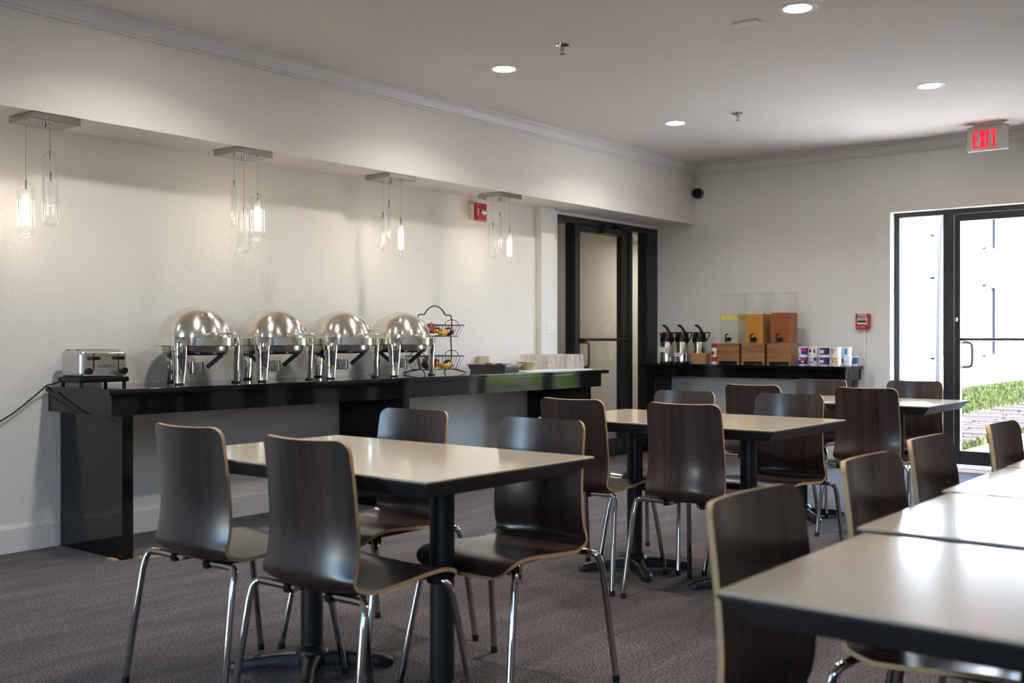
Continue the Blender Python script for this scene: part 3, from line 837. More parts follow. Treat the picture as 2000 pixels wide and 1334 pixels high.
text_mesh('lettering', 'WARING', .026, M['lettering_dark'], to, face_x_pos(.1096, .012, .108), shear=.25)
# cord down the wall
cpts = catmull([(.06, 2.96, tz + .03), (.05, 2.90, tz + .012), (.04, 2.868, tz + .002), (.022, 2.82, .83), (.02, 2.70, .74), (.02, 2.55, .65), (.02, 2.40, .50), (.02, 2.25, .40), (.02, 2.0, .36), (.02, 1.7, .42)], 6)
tag(MB().tube(cpts, .004, 8).build('power_cord', M['rubber']), 'black toaster cord hanging down the wall at the left edge', 'cord')

# ------------------------------------------------------------------ chafing dishes
def chafer(label):
    t = thing('chafing_dish', label, 'chafing dish', (0, 0, 0), 0, 'chafing dishes on the buffet counter')
    a0 = 0.0
    dome = [(.212 * math.cos(u), .266 + .178 * math.sin(u)) for u in [PI / 2 * i / 18 for i in range(19)]]
    dome[-1] = (0.0, dome[-1][1])
    MB().lathe([(.205, .267)] + dome, 72, cap=False).build('lid', M['dome'], t)
    MB().lathe([(.234, .214), (.238, .218), (.238, .262), (.234, .266), (.204, .266), (.204, .214), (.234, .214)], 72, cap=False).build('rim_band', M['steelbright'], t)
    MB().lathe([(.186, .22), (.184, .19), (.181, .178), (.174, .168), (.160, .163), (0, .162)], 56).build('water_pan', M['steel_pan'], t)
    for th in (-58, 58, 183):
        th = math.radians(th)
        u = Vector((math.cos(th), math.sin(th), 0)); v_ = Vector((-u.y, u.x, 0))
        rows = [(.268, .052, .018, .228), (.25, .050, .024, .228), (.21, .047, .032, .224), (.16, .043, .034, .218), (.10, .038, .032, .216), (.05, .034, .030, .218), (.009, .031, .028, .222)]
        vs = []; fs = []; K = 14
        for z, hw, dp, rr in rows:
            for k in range(K):
                a = 2 * PI * k / K
                du = dp * math.cos(a)
                if du < 0: du *= 0.25
                vs.append(u * (rr + du) + v_ * (hw * math.sin(a)) + Vector((0, 0, z)))
        for i in range(len(rows) - 1):
            for k in range(K):
                k2 = (k + 1) % K
                fs.append((i * K + k, i * K + k2, (i + 1) * K + k2, (i + 1) * K + k))
        fs.append(tuple(reversed(range(K)))); fs.append(tuple((len(rows) - 1) * K + k for k in range(K)))
        lg = MB(); lg.add(vs, fs); lg = lg.build('leg', M['steelbright'], t, angle=50)
        c_ = u * .226
        MB().cyl(tuple(c_), tuple(c_ + Vector((0, 0, .010))), .026, 14).build('foot', M['rubber'], lg)
    # fuel holder and its two braces
    MB().lathe([(.043, .055), (.046, .057), (.046, .086), (.048, .087), (.048, .091), (.046, .092), (.046, .121), (.043, .122), (0, .122)], 32).build('fuel_holder', M['chrome'], t)
    for sg in (-1, 1):
        ph = math.radians(55.0)
        u = Vector((math.cos(ph), math.sin(ph), 0)) * sg
        p0 = u * .150 + Vector((0, 0, .166)); p1 = u * .062 + Vector((0, 0, .090))
        d = (p1 - p0).normalized(); nrm = Vector((-math.sin(ph), math.cos(ph), 0)) * .003; bn = d.cross(nrm.normalized()) * .013
        vs = [p0 - nrm - bn, p0 + nrm - bn, p0 + nrm + bn, p0 - nrm + bn, p1 - nrm - bn, p1 + nrm - bn, p1 + nrm + bn, p1 - nrm + bn]
        MB().add(vs, [(0, 1, 2, 3), (4, 7, 6, 5), (0, 4, 5, 1), (1, 5, 6, 2), (2, 6, 7, 3), (3, 7, 4, 0)]).build('brace', M['blackmetal'], t, smooth=False)
    # handle: flattened bow on the front of the lid
    hb = Vector((math.cos(a0), math.sin(a0), 0)); hs = Vector((-hb.y, hb.x, 0))
    pts = []
    for q in (-1, -.9, -.5, 0, .5, .9, 1):
        out = .290 - (.082 if abs(q) == 1 else 0.016 if abs(q) == .9 else 0)
        pts.append(hb * out + hs * (.075 * q) + Vector((0, 0, .288 + (0 if abs(q) < .99 else -.008))))
    P = catmull(pts, 4)
    h = MB(); vs = []; fs = []
    for i, p in enumerate(P):
        r_ = Vector((p.x, p.y, 0)).normalized()
        vs += [p - r_ * .016 + Vector((0, 0, .005)), p + r_ * .016 + Vector((0, 0, .002)), p + r_ * .016 - Vector((0, 0, .004)), p - r_ * .016 - Vector((0, 0, .005))]
    for i in range(len(P) - 1):
        for k in range(4):
            k2 = (k + 1) % 4
            fs.append((i * 4 + k, i * 4 + k2, i * 4 + 4 + k2, i * 4 + 4 + k))
    h.add(vs, fs).build('lid_handle', M['brushed'], t)
    return t
CX = 0.30
ch = chafer('domed steel chafing dish nearest the toaster, first of four')
ch.location = (CX, 3.63, CTZ)
dup(ch, (CX, 4.19, CTZ), math.radians(3), 'domed steel chafing dish second from the toaster')
dup(ch, (CX, 4.755, CTZ), math.radians(-2), 'domed steel chafing dish third from the toaster')
dup(ch, (CX, 5.31, CTZ), math.radians(2), 'domed steel chafing dish beside the fruit basket stand')

# ------------------------------------------------------------------ two tier fruit basket
FB = (0.217, 5.755)
fb = thing('fruit_stand', 'black wire two tier fruit basket stand on the buffet counter', 'basket stand', (FB[0], FB[1], CTZ))
bk = M['blackmetal']
LY, WX_ = .185, .125     # half size at the rim
def basket(z0, z1):
    b = MB()
    bl_, bw = LY - .035, WX_ - .03
    rim = [(WX_, -LY), (WX_, LY), (-WX_, LY), (-WX_, -LY)]
    b.tube([(x, y, z1) for x, y in rim], .004, 6, closed=True)
    b.tube([(x, y, z0) for x, y in ((bw, -bl_), (bw, bl_), (-bw, bl_), (-bw, -bl_))], .003, 6, closed=True)
    n = 11
    for i in range(n + 1):
        q = -1 + 2 * i / n
        for s in (-1, 1):
            b.tube([(s * bw, q * bl_, z0), (s * WX_, q * LY, z1)], .0014, 5)
    for i in range(8):
        q = -1 + 2 * i / 7
        for s in (-1, 1):
            b.tube([(q * bw, s * bl_, z0), (q * WX_, s * LY, z1)], .0014, 5)
    for s in (-1, 1):   # end loops
        b.tube([(.07 * math.cos(a), s * LY, z1 + .042 * math.sin(a)) for a in [PI * k / 10 for k in range(11)]], .003, 6)
    o = b.build('basket', bk, fb)
    MB().box((-bw, -bl_, z0 - .004), (bw, bl_, z0 + .002), r=.001, seg=1).build('basket_tray', M['white'], o, smooth=False)
basket(.275, .360); basket(.032, .130)
fr = MB()
arc = [(0, -LY, .36), (0, -LY, .40), (0, -LY + .01, .43), (0, -LY + .035, .437), (0, -LY + .07, .437), (0, -.09, .465), (0, -.045, .493), (0, 0, .502), (0, .045, .493), (0, .09, .465), (0, LY - .07, .437), (0, LY - .035, .437), (0, LY - .01, .43), (0, LY, .40), (0, LY, .36)]
fr.tube(catmull(arc, 4), .005, 8)
for s in (-1, 1):
    fr.tube([(0, s * LY, .36), (0, s * (LY - .012), .275), (0, s * LY, .13), (0, s * (LY - .03), .032)], .005, 8)
fr.build('frame', bk, fb)
for s in (-1, 1):
    for q in (-1, 1):
        MB().tube(catmull([(q * .02, s * (LY - .035), .032), (q * .07, s * (LY + .01), .02), (q * .11, s * (LY + .035), .006)], 4), .005, 8).build('foot', bk, fb)
def apple(name, m, x, y, z, r, label, cat):
    t = thing(name, label, cat, (FB[0] + x, FB[1] + y, CTZ + z), random.random() * 6, 'fruit in the two tier stand')
    prof = []
    for i in range(13):
        th = PI * i / 12
        rr = r * math.sin(th) * (1 + .08 * math.cos(th)); zz = -r * .92 * math.cos(th)
        if i >= 10: zz -= r * .12 * (i - 9) / 3
        prof.append((max(rr, 0.0), zz + r * .92))
    MB().lathe(prof, 18, cap=False).build('flesh', m, t)
    MB().tube([(0, 0, r * 1.55), (.004, 0, r * 2.0)], .0025, 6).build('stem', M['bark'], t)
def bananas(x, y, z, rz, n, label):
    t = thing('banana_bunch', label, 'bananas', (FB[0] + x, FB[1] + y, CTZ + z), rz, 'fruit in the two tier stand')
    for k in range(n):
        a = (k - (n - 1) / 2) * .22
        pts = []
        for i in range(9):
            q = -1 + 2 * i / 8
            pts.append(Vector((q * .075, k * .026 - .02 + .01 * math.sin(a) * q, .018 + .03 * q * q)))
        MB().tube(pts, .016, 8, radii=[.005, .012, .015, .017, .017, .017, .015, .011, .005]).build('banana', M['banana'], t)
zt_, zl = .278, .035
apple('apple', M['apple'], .03, -.095, zt_, .040, 'bright red apple in the upper basket, nearest the chafing dish', 'apple')
apple('apple', M['apple'], -.03, -.01, zt_ + .03, .038, 'red apple behind the bananas in the upper basket', 'apple')
apple('apple', M['plum'], .045, .103, zt_, .038, 'dark red apple at the far end of the upper basket', 'apple')
apple('apple', M['plum'], -.04, .07, zt_, .038, 'dark apple at the wall side of the upper basket', 'apple')
bananas(.062, -.005, zt_, PI / 2, 2, 'bunch of yellow bananas in the upper basket')
apple('apple', M['plum'], .03, -.12, zl, .040, 'dark red apple at the near end of the lower basket', 'apple')
apple('apple', M['apple'], -.03, -.05, zl + .02, .040, 'red apple in the middle of the lower basket', 'apple')
apple('apple', M['apple'], -.04, .04, zl + .01, .038, 'red apple behind the bananas in the lower basket', 'apple')
apple('apple', M['plum'], .02, .122, zl, .038, 'dark red apple at the far end of the lower basket', 'apple')
bananas(.06, .03, zl, PI / 2, 2, 'bunch of yellow bananas in the lower basket')

# ------------------------------------------------------------------ roasting pan, jam box, plates, mat, tumblers
rp_ = thing('roasting_pan', 'shallow steel pan of purple packets on the buffet counter', 'pan', (.435, 6.32, CTZ), math.radians(10))
w1, w2, hh = -.35, .27, .055
pn = MB()
def ring(ins, z): return [(0 - ins, ins, z), (w1 + ins, ins, z), (w1 + ins, w2 - ins, z), (0 - ins, w2 - ins, z)]
R_ = ring(.022, 0) + ring(.004, hh) + ring(-.006, hh + .001) + ring(-.006, hh + .004) + ring(.003, hh + .004) + ring(.024, .003)
fs = [(3, 2, 1, 0)]
for i in range(5):
    for k in range(4):
        k2 = (k + 1) % 4
        fs.append((i * 4 + k, i * 4 + k2, i * 4 + 4 + k2, i * 4 + 4 + k))
fs.append((20, 21, 22, 23))
pn.add(R_, fs).build('tray', M['brushed'], rp_, smooth=False)
ci, si = math.cos(math.radians(10)), math.sin(math.radians(10))
k = 0
for i in range(5):
    for j in range(4):
        lx = -.046 - .064 * i; ly = .045 + .06 * j
        zz = .03 + .012 * random.random()
        t = tag(MB().lathe([(.019, 0), (.023, .020), (.024, .022), (0, .023)], 14).build('jam_packet', M['purple'] if (i + j) % 3 else M['paper']), 'small foil topped packet in the steel pan', 'packet', 'packets in the steel pan')
        t.location = (.435 + lx * ci - ly * si, 6.32 + lx * si + ly * ci, CTZ + zz + .004)
t = thing('napkin_box', 'small tan box against the wall behind the steel pan', 'box', (.036, 6.52, CTZ))
MB().box((-.024, -.062, 0), (.016, .062, .115), r=.003).build('body', M['tanbox'], t)
MB().box((-.019, -.057, .1145), (.011, .057, .1165)).build('opening', M['blackplastic'], t, smooth=False)
t = tag(MB().prism([(.44, 6.47), (.53, 6.47), (.53, 7.37), (.07, 7.37), (.07, 6.68), (.44, 6.68)], 'z', CTZ + .0002, CTZ + .005).build('paper_mat', M['paper'], smooth=False), 'white paper mat at the far end of the buffet counter', 'mat')
prof = [(.045, 0), (.05, .003), (.085, .012), (.088, .014), (.084, .0145), (.048, .006), (0, .005)]
pmesh = None
for k in range(6):
    if pmesh is None:
        o = MB().lathe(prof, 36).build('plate', M['plate']); pmesh = o
    else:
        o = pmesh.copy(); COL.objects.link(o)
    o.location = (.30 + .002 * (k % 2), 6.76 - .002 * (k % 3), CTZ + .0052 + .0105 * k)
    tag(o, ['bottom', 'second lowest', 'third lowest', 'third highest', 'second highest', 'topmost'][k] + ' cream plate of the stack beside the tumblers', 'plate', 'stacked cream plates')
tm = None
rows_ = [.13, .215, .30, .385, .455]
for j in range(7):
    for i, xx in enumerate(rows_):
        yy = 6.90 + .072 * j + (.0 if i % 2 else .03)
        if yy > 7.36 or (xx > .42 and j < 3): continue
        if xx > .21 and yy < 6.92: continue
        if tm is None:
            tm = MB().lathe([(.034, 0), (.0345, .003), (.028, .118), (.024, .124), (0, .125), (0, .120), (.022, .119), (.026, .114), (.032, .003), (.034, 0)], 24, cap=False).build('tumbler', M['tumbler']); o = tm
        else:
            o = tm.copy(); COL.objects.link(o)
        o.location = (xx, yy, CTZ + .0055)
        tag(o, 'clear upturned tumbler in the rows at the far end of the buffet', 'tumbler', 'upturned clear tumblers')

# ------------------------------------------------------------------ coffee counter on the far wall
BZ = .893
cc = thing('coffee_counter', 'black granite coffee counter against the far wall', 'counter', (0, 0, 0))
MB().box((.03, 8.94, BZ - .03), (2.11, YB - .022, BZ), r=.004).build('worktop', M['granite'], cc)
MB().box((.06, 8.965, .772), (2.09, 8.985, BZ - .03)).build('apron', M['granite'], cc, smooth=False)
MB().box((.06, 8.985, .772), (.08, YB - .024, BZ - .03)).build('apron', M['granite'], cc, smooth=False)
MB().box((2.07, 8.985, .772), (2.09, YB - .024, BZ - .03)).build('apron', M['granite'], cc, smooth=False)
for x0, x1 in ((.09, .15), (2.0, 2.06)):
    MB().box((x0, 8.99, 0), (x1, YB - .024, .79), r=.002, seg=1).build('support_panel', M['granite'], cc, smooth=False)
def airpot(x, y, rz, label, lid, tagtxt):
    t = thing('airpot', label, 'airpot', (x, y, BZ), rz, 'airpots on the coffee counter')
    MB().lathe([(.070, 0), (.071, .016), (.066, .018), (.066, .02)], 36).build('base', M['blackplastic'], t)
    MB().lathe([(.066, .018), (.066, .215), (.062, .225)], 40, cap=False).build('body', M['steel'], t)
    MB().lathe([(.068, .213), (.069, .235), (.064, .262), (.058, .295), (.052, .308), (0, .31)], 36, cap=False).build('collar', M['blackplastic'], t)
    # pump lever, rising to the left front
    pts = catmull([(.032, -.01, .300), (.020, -.012, .325), (.004, -.014, .350), (-.016, -.016, .368), (-.038, -.018, .374)], 4)
    MB().tube(pts, .009, 8, radii=[.017 - .006 * i / 16 for i in range(17)]).build('pump_lever', M['blackplastic'], t)
    MB().tube(catmull([(0.0, -.055, .285), (0, -.085, .288), (0, -.10, .275), (0, -.102, .258)], 4), .011, 10).build('spout', M['blackplastic'], t)
    # carrying handle behind
    MB().tube(catmull([(.05, .0, .298), (.085, .01, .305), (.10, .015, .30), (.098, .015, .285), (.085, .01, .25), (.068, .005, .225)], 4), .006, 8).build('handle', M['blackplastic'], t)
    if lid:
        MB().box((-.048, -.068, .270), (.006, -.045, .300), r=.005).build('lid_button', M['red'], t)
    if tagtxt == 'white':
        MB().box((-.055, -.073, .11), (.03, -.069, .16), r=.001, seg=1).build('label_card', M['paper'], t, smooth=False)
    elif tagtxt:
        c = MB().box((-.052, -.073, .072), (.03, -.069, .105), r=.001, seg=1).build('label_card', M['paper'], t, smooth=False)
        text_mesh('lettering', tagtxt, .018, M['lettering_dark'], c, face_y_neg(-.011, -.0738, .088))
    return t
airpot(.235, 9.10, 0, 'steel airpot with a white card, nearest the dark door', True, 'white')
airpot(.40, 9.11, 0, 'middle steel airpot with a small lettered card', True, 'Hot Water')
airpot(.575, 9.135, .1, 'steel airpot behind the wicker basket', False, None)
# wicker basket with sweetener packets
wb = thing('wicker_basket', 'small wicker basket of packets in front of the third airpot', 'basket', (.663, 9.0, BZ))
bmb = MB()
for i in range(9):
    z = .006 + .0115 * i; q = i / 8
    hx, hy = .064 + .013 * q, .034 + .010 * q
    bmb.tube([(hx, -hy, z), (hx, hy, z), (-hx, hy, z), (-hx, -hy, z)], .0075, 6, closed=True)
bmb.box((-.062, -.033, 0), (.062, .033, .006))
bmb.build('weave', M['wicker'], wb)
rq = random.Random(4)
for k in range(9):
    o = tag(MB().box((-.003, -.018, 0), (.003, .018, .075)).build('sweetener_packet', [M['paper'], M['tanbox'], M['paper']][k % 3], smooth=False), 'paper sweetener packet standing in the wicker basket', 'packet', 'packets in the wicker basket')
    o.location = (.663 - .048 + .012 * k, 9.0 + rq.uniform(-.008, .008), BZ + .03); o.rotation_euler = (rq.uniform(-.15, .15), .08, .05)
# creamer bottle
cb = thing('creamer_bottle', 'red and white creamer canister left of the wooden dispensers', 'canister', (.80, 9.02, BZ))
MB().lathe([(.026, 0), (.028, .004), (.028, .16)], 28).build('body', M['paper'], cb)
MB().lathe([(.0285, .158), (.030, .16), (.030, .19), (.027, .197), (0, .198)], 28, cap=False).build('cap', M['red'], cb)
MB().lathe([(.0284, .028), (.0286, .03), (.0286, .07), (.0284, .072)], 28, cap=False).build('label_band', M['red'], cb)
MB().box((-.016, -.0295, .09), (.012, -.0275, .125)).build('label_print', M['red'], cb, smooth=False)

# dispensers
def dispenser(x, label, liquid, level, tint, lemon=False):
    t = thing('drink_dispenser', label, 'drink dispenser', (x, 9.10, BZ), 0, 'drink dispensers on the coffee counter')
    H0 = .20
    st = MB()
    st.box((-.115, -.115, .033), (.115, -.100, H0))
    st.box((-.115, .100, .033), (.115, .115, H0))
    st.box((.095, -.115, 0), (.115, .115, .033)); st.box((-.115, -.115, 0), (-.095, .115, .033))
    st.box((.100, -.100, .033), (.115, .100, H0)); st.box((-.115, -.100, .033), (-.100, .100, H0))
    st.box((-.100, -.100, .185), (.100, .100, H0))
    planar_uv(st, lambda v: (v[2] + v[1] * .3, v[0] + v[1]))
    st.build('wooden_stand', M['oak'], t, smooth=False, fix=False)
    MB().box((-.085, -.09, .004), (.085, .09, .03)).build('dark_gap', M['blackplastic'], t, smooth=False)  # black block standing in for the shaded gap under the stand
    w_ = .095
    tk = MB()
    zt = .672
    for lo, hi in (((-w_, -w_, H0), (w_, -w_ + .005, zt)), ((-w_, w_ - .005, H0), (w_, w_, zt)), ((-w_, -w_ + .005, H0), (-w_ + .005, w_ - .005, zt)), ((w_ - .005, -w_ + .005, H0), (w_, w_ - .005, zt))):
        tk.box(lo, hi)
    tk.build('tank', M['acrylic'], t, smooth=False)
    MB().box((-w_ - .003, -w_ - .003, zt - .022), (w_ + .003, w_ + .003, zt), r=.004).build('tank_lid', M['acrylic'], t)
    q = w_ - .007
    lq = MB().box((-q, -q, H0 + .004), (q, q, level)).build('liquid', liquid, t, smooth=False)
    if lemon:
        rr = random.Random(8)
        lm = MB()
        for face in range(2):
            for layer in range(2):
                for row in range(2):
                    for c5 in range(4):
                        ps = -.060 + .040 * c5 + (.012 if row else 0) * (1 if layer else -1) + rr.uniform(-.003, .003)
                        ps = max(-.066, min(.066, ps))
                        lz = level - .019 - .020 * row - .004 * layer
                        dq = .0004 + .0008 * layer + .0003 * row + .00004 * c5
                        s_ = MB().lathe([(.0175, -.0001), (.0175, .0001)], 10)
                        if face == 0: mt = Matrix.Translation((ps, -q - dq, lz)) @ Matrix.Rotation(PI / 2, 4, 'X')
                        else: mt = Matrix.Translation((q + dq, ps, lz)) @ Matrix.Rotation(PI / 2, 4, 'Y')
                        s_.xform(mt)
                        lm.add(s_.v, s_.f)
        lm.build('lemon_slices', M['lemon'], t, smooth=False)['kind'] = 'stuff'
    # tap
    tp = MB().cyl((0, -w_ - .001, H0 + .038), (0, -w_ - .03, H0 + .038), .016, 18).cyl((-.012, -w_ - .03, H0 + .052), (-.012, -w_ - .03, H0 + .012), .012, 14)
    tp.tube([(.01, -w_ - .004, H0 + .038), (.01, -w_ - .018, H0 + .038)], .021, 18)
    tp = tp.build('tap', M['blackplastic'], t)
    MB().tube(catmull([(-.012, -w_ - .03, H0 + .05), (-.018, -w_ - .032, H0 + .068), (-.008, -w_ - .032, H0 + .082), (.008, -w_ - .032, H0 + .086)], 4), .007, 8).build('tap_lever', M['blackplastic'], tp)
    return t
M['lemonwater'] = thin_glass('lemon_water_clear', tint=(0.985, 0.985, 0.95, 1), base=0.01, edge=0.12, haze=0.34, haze_col=srgb(246, 246, 228))
dispenser(.955, 'drink dispenser of clear lemon water on a wooden stand', M['lemonwater'], .475, None, True)
dispenser(1.21, 'drink dispenser of yellow orange juice on a wooden stand', M['juice_orange'], .470, None)
dispenser(1.465, 'drink dispenser of amber brown juice on a wooden stand', M['juice_tea'], .480, None)

# cereal cups
def cup(x, y, z, cols, label, motif):
    t = thing('cereal_cup', label, 'cup', (x, y, z), 0, 'cereal cups on the coffee counter')
    MB().lathe([(.034, 0), (.0355, .004), (.0385, .018)], 28).build('base', M['white'], t)
    MB().lathe([(.0385, .016), (.0432, .078)], 28, cap=False).build('sleeve', cols[0], t)
    MB().lathe([(.0435, .076), (.0455, .078), (.0455, .083), (.043, .0845), (0, .0845)], 28, cap=False).build('lid', M['white'], t)
    # print on the visible side, curved patches
    def patch(a0, a1, z0, z1, m, nm='label_print'):
        def r(zz): return .0385 + (.0432 - .0385) * (zz - .016) / .062 + .0006
        MB().lathe([(r(z0), z0), (r(z1), z1)], 8, cap=False, a0=math.radians(a0), a1=math.radians(a1)).build(nm, m, t)
    for p in motif: patch(*p)
    return t
cy_ = {k: pbr('print_' + k, srgb(*v), .4) for k, v in dict(blue=(34, 50, 150), magenta=(176, 30, 110), white=(236, 234, 232), lilac=(206, 204, 222), orange=(236, 160, 60), green=(60, 120, 60), red=(200, 40, 44), yellow=(236, 206, 40), brown=(110, 56, 30), cyan=(40, 130, 200), teal=(34, 96, 120), purple=(80, 50, 140)).items()}
C_ = cy_
ccy = 9.0
cups = [
    (1.69, 0, (C_['blue'],), 'bottom cereal cup in magenta and blue beside the dispensers', [(-95, -30, .045, .076, C_['magenta']), (-90, -60, .03, .045, C_['yellow']), (-140, -100, .05, .07, C_['lilac'])]),
    (1.69, 1, (C_['blue'],), 'top cereal cup half white and half magenta beside the dispensers', [(-170, -95, .017, .074, C_['white']), (-94, -30, .045, .076, C_['magenta'])]),
    (1.79, 0, (C_['lilac'],), 'bottom pale lilac cereal cup with purple corner', [(-70, -35, .045, .075, C_['purple']), (-130, -75, .028, .036, C_['blue']), (-150, -140, .05, .065, C_['red'])]),
    (1.79, 1, (C_['white'],), 'top white cereal cup with brown letters and a green corner', [(-150, -100, .035, .06, C_['brown']), (-75, -50, .03, .06, C_['green']), (-70, -58, .058, .066, C_['red'])]),
    (1.89, 0, (C_['blue'],), 'bottom blue cereal cup with a white banner, under its twin', [(-150, -80, .03, .055, C_['white']), (-140, -95, .062, .07, C_['red']), (-70, -40, .03, .06, C_['brown'])]),
    (1.89, 1, (C_['blue'],), 'top blue cereal cup with a white banner, on its twin', [(-150, -80, .03, .055, C_['white']), (-140, -95, .062, .07, C_['red']), (-70, -40, .03, .06, C_['brown'])]),
    (1.995, 0, (C_['white'],), 'bottom white and orange cereal cup with a round motif', [(-150, -60, .055, .076, C_['orange']), (-130, -95, .028, .058, C_['lilac']), (-85, -55, .022, .05, C_['orange']), (-120, -105, .035, .05, C_['blue'])]),
    (1.995, 1, (C_['white'],), 'top white cereal cup with red and blue lines', [(-160, -110, .045, .065, C_['red']), (-150, -105, .028, .036, C_['blue']), (-90, -80, .05, .065, C_['green'])]),
]
for x, lv, cols, lab, mo in cups:
    cup(x, ccy + .002 * (lv), BZ + .0855 * lv, cols, lab, mo)
cup(2.045, 9.12, BZ, (C_['white'],), 'bottom white cereal cup with pink lines in the back row', [(-150, -110, .03, .065, C_['red']), (-95, -60, .03, .05, C_['lilac'])])
cup(2.045, 9.12, BZ + .0855, (C_['white'],), 'top white cereal cup with a blue figure in the back row', [(-105, -65, .02, .07, C_['cyan'])])
cup(2.06, 9.235, BZ, (C_['teal'],), 'single teal cereal cup at the back right of the counter', [(-110, -80, .03, .055, C_['red']), (-75, -60, .05, .07, C_['cyan'])])

# ------------------------------------------------------------------ pendant lamps below the soffit
M['pendrim'] = M['pend_glass']
pend_pts = [
    ('pendant lamp at the near end of the soffit, first of four', (.275, 2.742), [(.283, 2.637, 1.937, 1.648, True), (.290, 2.76, 2.106, 1.813, False), (.345, 2.735, 1.983, 1.706, False)]),
    ('pendant lamp above the first two chafing dishes, second of four', (.275, 3.985), [(.319, 3.885, 2.083, 1.797, False), (.342, 3.94, 1.923, 1.646, False), (.365, 4.022, 2.014, 1.726, True)]),
    ('pendant lamp above the third chafing dish, third of four', (.275, 5.24), [(.25, 5.188, 2.018, 1.739, False), (.298, 5.198, 2.096, 1.812, False), (.385, 5.228, 1.969, 1.697, True)]),
    ('pendant lamp beside the red fire strobe, last of four', (.275, 6.445), [(.295, 6.335, 2.044, 1.762, False), (.36, 6.345, 2.118, 1.83, False), (.385, 6.43, 2.004, 1.722, True)]),
]
rots = [[1.1, .5, .9], [2.2, .6, .8], [2.35, 2.3, 2.4], [.7, 2.3, 2.35]]
for pi, (lab, (px, py), links) in enumerate(pend_pts):
    t = thing('pendant_lamp', 'glass loop ' + lab, 'pendant lamp', (px, py, SZ), 0, 'pendant lamps under the soffit')
    MB().box((-.12, -.13, -.036), (.12, .13, 0), r=.002, seg=1).build('canopy', M['nickel'], t, smooth=False)
    MB().cyl((0, 0, -.036), (0, 0, -.05), .012, 14).cyl((0, 0, -.05), (0, 0, -.058), .007, 12).build('screw_cap', M['chrome'], t)
    for li, (lx, ly, zt, zb, lit) in enumerate(links):
        x, y = lx - px, ly - py
        x = max(-.11, min(.11, x)); y = max(-.12, min(.12, y))
        zt -= SZ; zb -= SZ
        ro = rots[pi][li]
        ux, uy = math.cos(ro), math.sin(ro)
        hw, R = .034, .0085
        ptsl = []
        for k in range(13):
            a = PI * k / 12
            ptsl.append((hw * math.cos(a), zt - hw - R + hw * math.sin(a)))
        for k in range(13):
            a = PI + PI * k / 12
            ptsl.append((hw * math.cos(a), zb + hw + R + hw * math.sin(a)))
        g_ = MB().tube([(x + u * ux, y + u * uy, z) for u, z in ptsl], R, 10, closed=True).build('glass_loop', M['pend_glass'], t)
        c_ = MB().tube([(x, y, -.036), (x, y, zt - .03)], .0011, 6).cyl((x, y, -.036), (x, y, -.042), .006, 10).cyl((x, y, zt + .004), (x, y, zt - .042), .0045, 10)
        c_.build('cord', M['nickel'], t)
        L0, L1 = zt - .046, zb + .062
        if lit:
            MB().cyl((x, y, zt - .04), (x, y, L0 - .055), .0165, 18).build('glass_tube', M['frosted'], t)
            MB().lathe([(0, L1), (.0185, L1), (.0185, L1 + .125), (.016, L1 + .13), (0, L1 + .13)], 20, c=(x, y, 0), cap=False).build('lamp_tube', M['lit'], t)
        else:
            MB().lathe([(0, L1), (.0185, L1), (.0185, L0), (0, L0)], 20, c=(x, y, 0), cap=False).build('glass_tube', M['frosted'], t)

